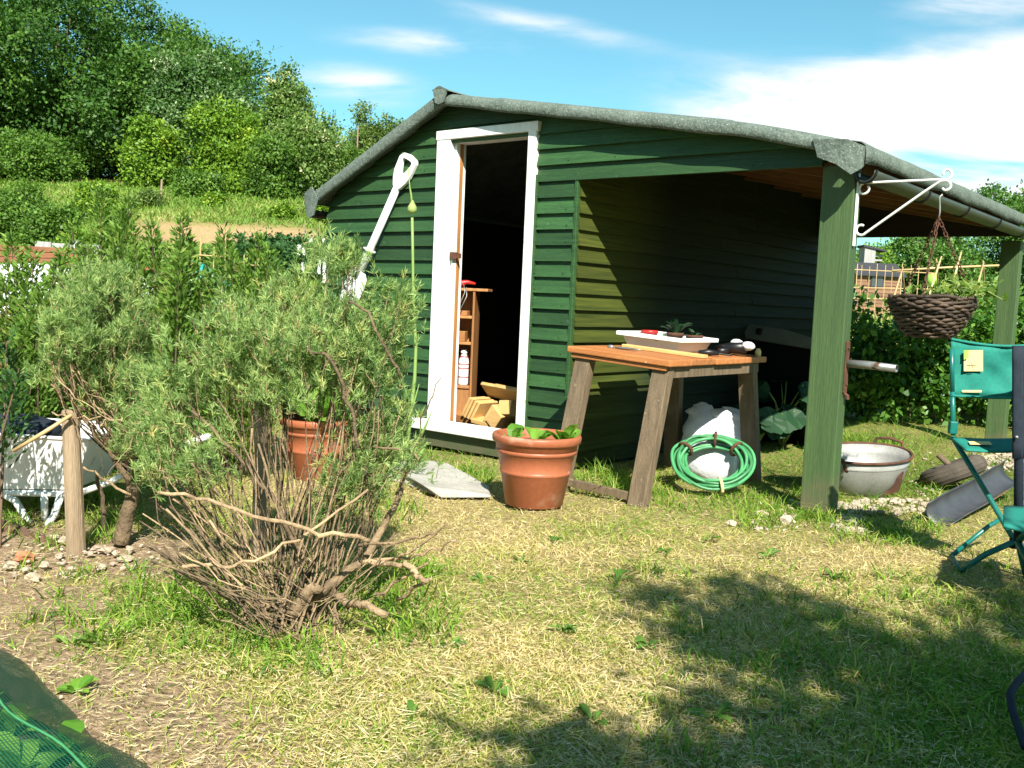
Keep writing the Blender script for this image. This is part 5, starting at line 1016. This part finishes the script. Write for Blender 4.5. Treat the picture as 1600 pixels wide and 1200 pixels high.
# ------------------------------------------------------------------ leafy masses
def cloud(lobes, nclump, per, cr, leaf, outer=.8, up=.25):
    """leaf clumps over the outside of a set of ellipsoids"""
    L = np.array(lobes, float); w = L[:, 3]*L[:, 4]+L[:, 4]*L[:, 5]; k = rng.choice(len(L), nclump, p=w/w.sum()); d = unit(rng.normal(size=(nclump, 3))+np.array([0, 0, up])); rad = np.where(rng.uniform(size=nclump) < outer, rng.uniform(.8, 1.06, nclump), rng.uniform(.3, .8, nclump))
    C = L[k, :3]+d*L[k, 3:]*rad[:, None]
    cs = cr*rng.uniform(.6, 1.35, nclump); P = np.repeat(C, per, 0)+rng.normal(size=(nclump*per, 3))*np.repeat(cs, per)[:, None]*np.array([.55, .55, .42])
    D = np.repeat(d, per, 0)*.5+rng.normal(size=P.shape)*.8; N = np.repeat(d, per, 0)*.9+np.repeat(rng.normal(size=(nclump, 3))*.35, per, 0)+np.array([0, -.1, .55])+rng.normal(size=P.shape)*.30
    ln = leaf*rng.uniform(.6, 1.3, len(P)); V = leaves(P, D, ln, ln*rng.uniform(.45, .75, len(P)), N, cup=.05)
    t_ = np.clip(np.repeat(rng.normal(.42, .20, nclump), per)+rng.normal(0, .10, len(P)), 0, 1)
    return V, t_
def dome(w, h, n, seed, z0=.2, flat=.75, ls_=1.):
    r_ = random.Random(seed); out = []
    for i in range(int(n*2.6)):
        a = r_.uniform(0, 6.28); q_ = r_.random()**.45; zz = r_.uniform(z0, 1)
        rmax = math.sqrt(max(0.02, 1-((zz-.42)/.62)**2)); rr = q_*rmax*.80
        s_ = r_.uniform(.15, .32)*(1-.35*(zz > .8))*ls_; out.append((rr*w*math.cos(a), rr*w*flat*math.sin(a), h*(zz*.86+.02)-h*s_*.1, w*s_, w*s_*flat, h*s_*r_.uniform(.45, .75)))
    out.append((0, 0, h*.42, w*.55, w*.55*flat, h*.36)); return out
def tree(name, label, cat, pxc, ytop, width, Y, m_, n=9, clumps=420, per=34, leaf=.26, cr=.75, seed=0, z0=.18, group=None, trunk=True, flat=.8, big=False):
    b = base_at(pxc, Y); H = ztop(pxc, ytop, Y)-b[2]; w = width/2/FPX*Y; p = thing(name, label, cat, tuple(b), group=group); lb = dome(w, H, n, seed, z0, flat, 1.35 if big else 1.)
    V, t_ = cloud(lb, int(clumps*(1.9 if big else 1.35)), int(per*1.8), cr*.70, leaf*.64, .86); V[..., 2] = np.maximum(V[..., 2], -.12*w); quads('crown', V, M[m_], p, t_)
    if trunk:
        q = MB(); q.tube([(0, 0, -.3), (.05, 0, H*.18), (0, .1, H*.42), (.1, 0, H*.72)], [H*.032, H*.026, H*.018, H*.006], 9)
        for c in lb[:6]: q.tube([(0.02, 0, H*.22), (c[0]*.4, c[1]*.4, H*.22+(c[2]-H*.22)*.55), (c[0]*.85, c[1]*.85, c[2])], [H*.014, H*.010, H*.004], 6)
        q.build('trunk', M['bark'], p, smooth=True)
    return p
G_ = 'trees and bushes on the hillside'
tree('broadleaf_tree', 'huge dark green rounded tree filling the upper corner of the hillside', 'tree', 85, -60, 600, 48, 't_dark', 14, 950, 40, .30, 1.0, 1, .12, G_, big=True)
tree('broadleaf_tree', 'dark tree at the picture corner behind the bramble bushes', 'tree', -60, 60, 300, 47, 't_dark', 10, 420, 36, .28, .8, 51, .0, G_, big=True)
tree('broadleaf_tree', 'shadowy tree filling the gap behind the round light green bush', 'tree', 195, 120, 230, 52, 't_dark', 10, 420, 36, .28, .8, 52, .0, G_, big=True)
tree('broadleaf_tree', 'tall rounded tree with brighter crown beside the huge dark one', 'tree', 272, -2, 240, 50, 't_mid', 9, 420, 36, .28, .8, 2, .15, G_, big=True)
tree('silver_leaf_tree', 'dark tree flecked with silvery leaves in front of the tall rounded one', 'tree', 300, 78, 175, 45, 't_silver', 9, 400, 36, .26, .7, 3, .05, G_, big=True)
tree('round_bush', 'rounded light green bush standing in front of the dark gap between trees', 'bush', 232, 186, 118, 40, 't_lime', 7, 230, 36, .22, .5, 4, .0, G_)
tree('broadleaf_tree', 'bright yellow green bushy tree in the middle of the hillside', 'tree', 352, 152, 150, 39, 't_lime', 9, 380, 36, .22, .55, 5, .0, G_)
tree('broadleaf_tree', 'tall open crowned tree rising above the bushes nearest the shed roof', 'tree', 450, 92, 135, 44, 't_cream', 10, 260, 32, .24, .55, 6, .2, G_)
tree('elder_tree', 'elder with creamy blossom at the hillside foot beside the shed eave', 'tree', 470, 178, 120, 38, 't_cream', 8, 280, 36, .2, .5, 7, .0, G_)
tree('hawthorn_bush', 'mid green bush between the bright tree and the elder', 'bush', 425, 205, 110, 37.5, 't_mid', 8, 240, 36, .2, .5, 8, .0, G_)
tree('distant_tree', 'distant olive green tree behind the slope of the shed roof', 'tree', 572, 152, 150, 62, 't_olive', 9, 420, 34, .28, .7, 9, .1, G_)
tree('distant_tree', 'small distant tree touching the shed roof slope', 'tree', 615, 165, 60, 64, 't_mid', 5, 90, 30, .28, .7, 19, .1, G_)
tree('bramble_bush', 'broad dark bramble bush below the huge dark tree', 'bush', 50, 200, 190, 41, 't_mid', 9, 300, 36, .22, .55, 10, .0, G_, False)
tree('bramble_bush', 'leafy bush at the picture edge above the red brown planks', 'bush', 20, 288, 150, 24, 't_mid', 8, 260, 34, .14, .36, 12, .0, G_, False)
tree('bramble_bush', 'green bush on the bank between the planks and the tallest spiky shrub', 'bush', 82, 318, 90, 21, 't_mid', 7, 190, 34, .12, .30, 13, .0, G_, False)
tree('bramble_bush', 'yellowish bush behind the grey board panel', 'bush', 122, 345, 60, 18, 't_lime', 5, 110, 30, .09, .22, 14, .0, G_, False)
tree('bramble_bush', 'rough bush at the foot of the bright tree on the bank', 'bush', 300, 268, 80, 37, 't_mid', 6, 130, 34, .18, .42, 15, .0, G_, False)
tree('bramble_bush', 'low bush under the elder by the shed wall', 'bush', 500, 300, 60, 33, 't_lime', 5, 90, 32, .16, .36, 16, .0, G_, False)
tree('fruit_bush', 'small leafy bush beside the tan field behind the cloche', 'bush', 332, 372, 60, 15, 't_mid', 5, 90, 30, .08, .2, 20, .0, None, False)
tree('bramble_bush', 'broad weedy bush on the bank above the grey board panel', 'bush', 150, 285, 84, 30, 't_lime', 7, 130, 34, .15, .34, 43, .0, G_, False)
tree('broadleaf_tree', 'bushy green tree between the elder and the distant olive tree', 'tree', 528, 196, 90, 46, 't_mid', 8, 200, 34, .2, .5, 71, .0, G_)
for i, (px, py, w_, Y, m_) in enumerate(((232, 300, 40, 33.5, 't_olive'), (330, 306, 34, 34.5, 't_lime'), (436, 322, 44, 32, 't_lime'), (490, 312, 30, 33.5, 't_mid'))):
    tree('bank_weed', 'clump of tall weeds on the grassy bank above the tan field', 'weeds', px, py, w_, Y, m_, 5, 60, 28, .15, .3, 80+i, .0, 'weed clumps on the bank', False)
# vegetable rows
def rowcrop(px0, px1, Y, top, label):
    b = base_at((px0+px1)/2, Y); q0, q1 = base_at(px0, Y), base_at(px1, Y); w = (q1-q0)[0]; lb = [(w*(i/9-.5), 0, .22+.04*random.random(), w/14, .30, .24) for i in range(10)]
    V, t_ = cloud(lb, 150, 26, .14, .10); V[..., 2] = np.maximum(V[..., 2], .01); return tag(quads('vegetable_row', V, M['rosedark'], None, t_, tuple(b)), label, 'vegetable row', 'dark green vegetable rows')
for i, (Y, lab) in enumerate(((22.4, 'farthest dark green vegetable row, along the tan field'), (20.6, 'middle dark green vegetable row by the white markers'), (18.8, 'nearest dark green vegetable row by the white markers'))): rowcrop(375, 545, Y, 0, lab)
# right hand side: hedge, bean frame, little shed, blossom trees
def hedge(name, label, cat, x0, x1, y0, y1, h, m_, clumps, per, leaf, cr, wob=.12):
    b = np.array([(x0+x1)/2, (y0+y1)/2, 0]); b = gz(b); n = max(4, int((x1-x0)/.45)); lb = []
    for i in range(n):
        f_ = (i+.5)/n-.5; hh = h*(1+random.uniform(-wob, wob)); lb += [(f_*(x1-x0), random.uniform(-.05, .05), hh*.62, (x1-x0)/n*.75, (y1-y0)/2, hh*.38), (f_*(x1-x0), 0, hh*.28, (x1-x0)/n*.75, (y1-y0)/2*.9, hh*.28)]
    p = thing(name, label, cat, tuple(b)); V, t_ = cloud(lb, clumps, per, cr, leaf, .75); V[..., 2] = np.maximum(V[..., 2], .01); quads('foliage', V, M[m_], p, t_); q = MB()
    for i in range(n*2): x = (i/(n*2)-.5)*(x1-x0); q.tube([(x, 0, -.05), (x+random.uniform(-.1, .1), random.uniform(-.1, .1), h*.4), (x+random.uniform(-.2, .2), random.uniform(-.2, .2), h*.8)], [.015, .01, .004], 5)
    q.build('stems', M['bark'], p); return p
hedge('privet_hedge', 'glossy green hedge behind the lean-to and the hanging basket', 'hedge', 3.3, 5.6, 9.2, 10.0, 1.12, 'hedge', 520, 34, .075, .16)
hedge('privet_hedge', 'leafy hedge beyond the back post of the lean-to', 'hedge', 5.5, 8.2, 9.4, 10.2, 1.02, 'hedge', 380, 30, .075, .16)
hedge('rough_shrub', 'pale leaved shrub behind the hedge and the basket', 'shrub', 4.7, 6.0, 10.3, 11.0, 1.38, 'weed', 170, 26, .08, .16)
hb_ = base_at(1490, 11.4); bf = thing('bean_frame', 'bamboo bean frame of crossed canes and a ridge pole beyond the hedge', 'bean frame', tuple(hb_))
def bfp(px, py, Y=11.4): return Vector(at(px, py, Y))-Vector(hb_)
def bcane(pa, pb, Y0, Y1, r=.011):
    a_, c_ = bfp(*pa, Y0), bfp(*pb, Y1); d = (c_-a_); k = (a_.z-.0)/max(.05, a_.z-c_.z); q = MB(); q.c = random.random(); q.tube([a_, a_+d*.5, a_+d*k], [r*.85, r, r], 7); q.build('cane', M['cane'], bf, smooth=True)
q = MB(); q.tube([bfp(1394, 423), bfp(1480, 418), bfp(1580, 414)], .013, 8); q.build('ridge_pole', M['cane'], bf, smooth=True)
for pa, pb in (((1411, 418), (1396, 466)), ((1471, 401), (1449, 469)), ((1502, 394), (1488, 445)), ((1537, 410), (1525, 455)), ((1578, 400), (1551, 500))): bcane(pa, pb, 11.4, 11.0)
for pa, pb in (((1410, 417), (1414, 466)), ((1463, 405), (1466, 450)), ((1493, 412), (1497, 445)), ((1536, 408), (1538, 452)), ((1573, 412), (1577, 450))): bcane(pa, pb, 11.4, 11.9, .009)
tb_ = base_at(1370, 13.5); tg = thing('cane_trellis', 'grid of thin canes in front of the small brown shed', 'trellis', tuple(tb_))
def tgp(px, py, Y=13.5): return Vector(at(px, py, Y))-Vector(tb_)
for i, x in enumerate((1340, 1347, 1359, 1371, 1384, 1395, 1410, 1424, 1436, 1452)):
    q = MB(); q.c = random.random(); a_ = tgp(x, 412+(i % 3)*2); c_ = tgp(x-5, 482); q.tube([a_, a_+(c_-a_)*(a_.z/(a_.z-c_.z))], .0055, 6); q.build('cane', M['cane'], tg)
for ya, yb in ((421, 427), (449, 452), (466, 468)):
    q = MB(); q.tube([tgp(1332, ya), tgp(1462, yb)], .007, 6); q.build('cane', M['cane'], tg)
sb_ = base_at(1377, 35); sh = thing('small_shed', 'small brown shed with dark roof and single window beyond the cane trellis', 'shed', tuple(sb_))
ax_ = float(at(1338, 450, 35)[0]-sb_[0]); bx_ = float(at(1408, 450, 35)[0]-sb_[0]); he = ztop(1377, 430, 35)-sb_[2]; hr = ztop(1377, 409, 35)-sb_[2]
q = MB()
for i in range(14):
    z0_ = he*i/14; q.c = random.random(); q.prism([(ax_, -.02, z0_), (bx_, -.02, z0_), (bx_, .0, z0_+he/14), (ax_, .0, z0_+he/14)], (0, .05, 0))
    q.prism([(bx_+.02, 0, z0_), (bx_+.02, 1.9, z0_), (bx_, 1.9, z0_+he/14), (bx_, 0, z0_+he/14)], (-.05, 0, 0))
q.box(((ax_+bx_)/2, 1.9, he/2), (bx_-ax_, .05, he)); q.box((ax_+.03, .95, he/2), (.05, 1.85, he))
q.build('wall', M['shedbrown'], sh)
q = MB(); q.prism([(ax_-.12, -.16, he-.05), (ax_-.12, -.16, he+.0), (ax_-.12, .95, hr), (ax_-.12, 2.06, he), (ax_-.12, 2.06, he-.05), (ax_-.12, .95, hr-.06)], (bx_-ax_+.24, 0, 0)); q.build('roof', M['darkroof'], sh)
wx = float(at(1370, 440, 35)[0]-sb_[0]); wz = ztop(1370, 439, 35)-sb_[2]
wf = MB(); wf.box((wx, -.035, wz), (.46, .03, .46)); wo_ = wf.build('window', M['darkroof'], sh)
q = MB()
for dx in (-.10, .10): q.box((wx+dx, -.056, wz), (.18, .01, .40))
q.build('pane', M['glass'], wo_)
ob = base_at(1340, 37); og = thing('grey_outbuilding', 'narrow grey outbuilding with slatted side above the small brown shed', 'outbuilding', tuple(ob)); zt_ = ztop(1340, 386, 37)-ob[2]
q = MB(); q.box((0, 0, zt_/2), (.42, .6, zt_)); q.build('wall', M['greyboard'], og, bevel=.01)
q = MB(); q.prism([(-.28, -.36, zt_), (.62, -.36, zt_-.16), (.62, -.36, zt_-.10), (-.28, -.36, zt_+.07)], (0, .75, 0)); q.build('roof', M['darkroof'], og)
for i in range(5):
    q = MB(); q.box((.38, -.1, zt_-.3-.17*i), (.32, .05, .07)); q.build('slat', M['greyboard'], og)
lc = base_at(1443, 12.2); q = MB(); zt_ = ztop(1443, 437, 12.2)-lc[2]; q.lathe([(.012, -zt_+.0), (.012, -.08), (.060, -.065), (.072, .0), (.066, .05), (.04, .075), (.004, .082)], 20); o = q.build('lime_cloche', M['lime'], smooth=True, loc=(lc[0], lc[1], lc[2]+zt_)); tag(o, 'round lime green cloche on a stick inside the bean frame', 'cloche')
G2 = 'blossom trees beyond the plots'
tree('hawthorn_tree', 'white blossomed hawthorn framed under the lean-to roof', 'tree', 1440, 335, 250, 43, 't_white', 10, 520, 34, .24, .6, 31, .0, G2)
tree('hawthorn_tree', 'tallest white blossomed hawthorn rising above the lean-to gutter', 'tree', 1560, 270, 260, 47, 't_white', 10, 560, 34, .25, .62, 32, .0, G2)
tree('hawthorn_tree', 'hawthorn beyond the shed roof at the picture edge', 'tree', 1700, 290, 240, 46, 't_mid', 8, 300, 34, .25, .65, 33, .0, G2)
tree('broadleaf_tree', 'lighter green bush beside the grey outbuilding', 'bush', 1352, 372, 60, 39, 't_lime', 6, 120, 32, .18, .45, 34, .0, G2)
# the tree that shades the lawn stands behind the photographer
sp_ = np.array([2.14, -2.34, 0]); stt = thing('shade_tree', 'leafy tree behind the camera that throws the dappled shade on the lawn', 'tree', tuple(sp_))
lob = [(0, 0, 3.3, 1.0, 1.0, .8), (-.9, .1, 3.0, .62, .6, .40), (-1.30, .6, 3.05, .40, .5, .28), (.9, .2, 3.2, .8, .8, .6), (-.3, .8, 3.6, .62, .6, .42), (.2, -.9, 2.9, .8, .7, .5), (.5, .9, 3.65, .6, .55, .36), (-1.15, -.75, 2.75, .62, .6, .36), (1.0, -.6, 2.6, .7, .7, .5), (-.6, 1.15, 3.9, .36, .32, .24), (-1.7, -.35, 2.7, .36, .36, .22), (1.1, 1.3, 3.95, .62, .5, .30), (1.7, .6, 3.6, .7, .6, .5)]
V, t_ = cloud(lob, 1350, 34, .16, .085, .6); quads('crown', V, M['t_mid'], stt, t_)
q = MB(); q.tube([(0, 0, -.1), (.03, 0, 1.2), (0, .05, 2.4), (0, .1, 3.6)], [.10, .085, .06, .02], 10)
for c in lob: q.tube([(0.02, .02, 1.7), (c[0]*.5, c[1]*.5, 1.7+(c[2]-1.7)*.5), (c[0], c[1], c[2])], [.03, .02, .006], 6)
q.build('trunk', M['bark'], stt, smooth=True)
for i, (x, y, h, w, lab) in enumerate(((-7.5, -14.5, 9.5, 5.0, 'tall tree added behind the camera to block skylight, away towards the netted bed'), (-.5, -16, 10.5, 5.4, 'tall tree added straight behind the camera to block skylight'), (8.5, -14, 9.5, 5.0, 'tall tree added behind the camera on the chair side to block skylight'), (15.5, -4.5, 7.0, 4.0, 'tall tree added well beyond the camp chairs to block skylight'))):  # out-of-view trees added to cut the sky fill reaching the lean-to
    p = thing('broadleaf_tree', lab, 'tree', (x, y, 0), group='unseen trees added to block skylight'); lb = dome(w, h, 8, 60+i, .1); V, t_ = cloud(lb, 260, 26, .6, .30); V[..., 2] = np.maximum(V[..., 2], .02); quads('crown', V, M['t_mid'], p, t_)  # these broadleaf_tree objects are added, unseen skylight blockers
    q = MB(); q.tube([(0, 0, -.2), (.05, 0, h*.4), (0, .1, h*.8)], [.2, .14, .04], 9); q.build('trunk', M['bark'], p, smooth=True)
# ------------------------------------------------------------------ grass
def pxcloud(n, x0, x1, y0, y1):
    px = rng.uniform(x0, x1, n); py = rng.uniform(y0, y1, n); d = _f[None]+_ix[None]*((px-800)/FPX)[:, None]+_iy[None]*((py-600)/FPX)[:, None]; t_ = -EYE/d[:, 2]; return d[:, 0]*t_, d[:, 1]*t_
def keep(x, y): return ~inside(x, y, 1.62, 4.1, -.03, 4) & (np.hypot(x-pc[0], y-pc[1]) > .16)
x, y = pxcloud(310000, -250, 2050, 655, 1260); d_ = 1-.93*soilness(x, y); k = keep(x, y) & (rng.uniform(size=len(x)) < d_*(.45+.55*np.clip(.5+n2(x, y, 3.)*.9, 0, 1))) & ~((y < 3.2) & ((x-nb0[0])*inn[0]+(y-nb0[1])*inn[1] > -.02)); x, y = x[k], y[k]
def blade_field(name, x, y, hgt, wd, tint, m_, lean=.5, bend=.5, z=None, loc=None):
    n = len(x); P = np.stack([x, y, (ground(x, y)+bumps(x, y)-.012) if z is None else z], 1); D = np.stack([rng.normal(size=n)*lean, rng.normal(size=n)*lean, np.ones(n)], 1); return quads(name, blades(P, D, hgt, wd, bend*rng.uniform(.3, 1.6, n)), M[m_], None, tint)
sw_ = strawness(x, y); shade = smooth(.3, 1.1, x)*smooth(4.2, 3.2, y)
hh = (.018+.030*rng.uniform(size=len(x))**1.5)*(1+.6*np.clip(n2(x, y, 2.)+.1, 0, 1)+.8*smooth(.55, .15, sw_)); t_ = np.clip(sw_*.84+.22*n2(x-4, y+2, 4.5)+rng.normal(0, .18, len(x)), 0, 1)
tag(blade_field('grass', x, y, hh, .0034*rng.uniform(.7, 1.3, len(x)), t_, 'blade', .75, .7), 'patchy mown grass, part green and part dried', None, kind='stuff')
x, y = pxcloud(100000, -250, 2050, 690, 1260); k = keep(x, y) & (rng.uniform(size=len(x)) < np.clip(.15+strawness(x, y)*1.0, 0, 1)*(1-.55*soilness(x, y))); x, y = x[k], y[k]; n = len(x)
a = rng.uniform(0, 6.28, n); P = np.stack([x, y, bumps(x, y)+.002+.016*rng.uniform(size=n)], 1); D = np.stack([np.cos(a), np.sin(a), rng.normal(0, .16, n)], 1); N = np.stack([rng.normal(size=n)*.5, rng.normal(size=n)*.5, np.ones(n)], 1)
lnn = .010+.025*rng.uniform(size=n)**1.5+.07*rng.uniform(size=n)**9; tag(quads('straw', leaves(P, D, lnn, .0021*rng.uniform(.6, 1.3, n), N), M['straw'], None, rng.uniform(0, 1, n)), 'dry straw clippings lying on the lawn', None, kind='stuff')
# low weeds in the lawn
for px, py, r in ((960, 905, .05), (1035, 862, .045), (1110, 842, .05), (745, 905, .04), (880, 985, .05), (700, 1010, .045), (1210, 868, .05), (815, 880, .04), (1010, 1010, .055), (780, 1080, .05), (930, 1130, .06), (1300, 905, .05), (650, 1120, .045), (1110, 1120, .06), (860, 845, .04), (1240, 1040, .06)):
    lettuce('weed', gp(px+random.uniform(-8, 8), py, .004), r, random.randint(6, 9), r*.35, M['weedgreen'], 'flat rosette of weed leaves growing in the mown lawn', 'weed', 'weed rosettes in the lawn', .4)
# longer tufts
def tuft_field(name, spots, label, m_='blade', tm=.30, ts=.2):
    X, Y_, H_ = [], [], []
    for px, py, n, r, h in spots:
        b = gp(px, py); X.append(b[0]+rng.normal(size=n)*r); Y_.append(b[1]+rng.normal(size=n)*r); H_.append(h*rng.uniform(.35, 1.1, n))
    X, Y_, H_ = map(np.concatenate, (X, Y_, H_)); k = ~inside(X, Y_, 1.66, 4.1, -.03, 4); X, Y_, H_ = X[k], Y_[k], H_[k]
    return tag(blade_field(name, X, Y_, H_, .0045*rng.uniform(.7, 1.4, len(X)), np.clip(rng.normal(tm, ts, len(X)), 0, 1), m_, .35, .8), label, None, kind='stuff')
sp1 = [(random.uniform(20, 420), random.uniform(880, 1010), 20, .02, .11) for _ in range(34)]+[(random.uniform(560, 700), random.uniform(880, 1010), 22, .03, .12) for _ in range(34)]+[(random.uniform(250, 640), random.uniform(960, 1020), 18, .03, .10) for _ in range(30)]+[(random.uniform(380, 520), random.uniform(1000, 1060), 18, .03, .09) for _ in range(14)]
sp1 += [(random.uniform(680, 760), random.uniform(735, 760), 22, .05, .12) for _ in range(14)]+[(random.uniform(905, 1000), random.uniform(742, 775), 30, .05, .15) for _ in range(20)]+[(random.uniform(1010, 1060), random.uniform(745, 790), 22, .04, .11) for _ in range(10)]+[(random.uniform(1030, 1170), random.uniform(770, 800), 16, .04, .08) for _ in range(16)]
sp1 += [(random.uniform(1165, 1300), random.uniform(770, 830), 26, .04, .11) for _ in range(26)]+[(random.uniform(1300, 1460), random.uniform(790, 860), 24, .05, .10) for _ in range(40)]+[(random.uniform(1300, 1420), random.uniform(690, 735), 30, .06, .16) for _ in range(24)]+[(random.uniform(1440, 1600), random.uniform(690, 790), 20, .06, .10) for _ in range(30)]+[(random.uniform(1250, 1310), random.uniform(790, 815), 26, .03, .13) for _ in range(8)]
sp1 += [(random.uniform(1000, 1600), random.uniform(880, 1200), 22, .04, .085) for _ in range(120)]+[(random.uniform(0, 250), random.uniform(730, 850), 24, .05, .12) for _ in range(40)]+[(random.uniform(300, 640), random.uniform(740, 830), 24, .05, .13) for _ in range(40)]
tuft_field('long_grass', sp1, 'longer green grass tufts round the shrubs, table and post')
tuft_field('tall_grass', [(1345, 715, 60, .05, .36), (1380, 705, 70, .07, .34), (1400, 700, 40, .06, .30), (1330, 700, 30, .04, .3), (1465, 690, 30, .08, .2)], 'tall arching grass behind the tin bath', 'blade', .2, .1)
# rough grass up the bank and beyond the hedge
n = 90000; u = rng.uniform(size=n); yy_ = 8+34*u**1.0; xx_ = yy_*rng.uniform(-.62, -.06, n); tn_ = smooth(24.3, 25, yy_)*smooth(30.6, 29.8, yy_)*(xx_/yy_ > -.40)
k = (rng.uniform(size=n) > tn_*.97) & ~inside(xx_, yy_, 1.5, 4.4, -.4, 4.2); xx_, yy_ = xx_[k], yy_[k]
hz = (.05+.12*rng.uniform(size=len(xx_))**2)*(.4+yy_/28); tt_ = np.clip(.35+.4*n2(xx_*.2, yy_*.2, 2.)+rng.normal(0, .2, len(xx_)), 0, 1)
tag(blade_field('meadow_grass', xx_, yy_, hz, .006+.0008*yy_, tt_, 'longgrass', .35, .5), 'rough meadow grass on the bank and next plots', None, kind='stuff')
n = 16000; yy_ = rng.uniform(9.5, 42, n); xx_ = yy_*rng.uniform(.28, .66, n); hz = (.12+.25*rng.uniform(size=n)**2)*(.6+yy_/26); k = ~((yy_ < 10.4) & (xx_ > 3.2)); xx_, yy_, hz = xx_[k], yy_[k], hz[k]
tag(blade_field('meadow_grass', xx_, yy_, hz*1.2, .010+.0012*yy_, np.clip(rng.normal(.4, .22, len(xx_)), 0, 1), 'longgrass', .3, .5), 'tall weedy grass beyond the hedge', None, kind='stuff')
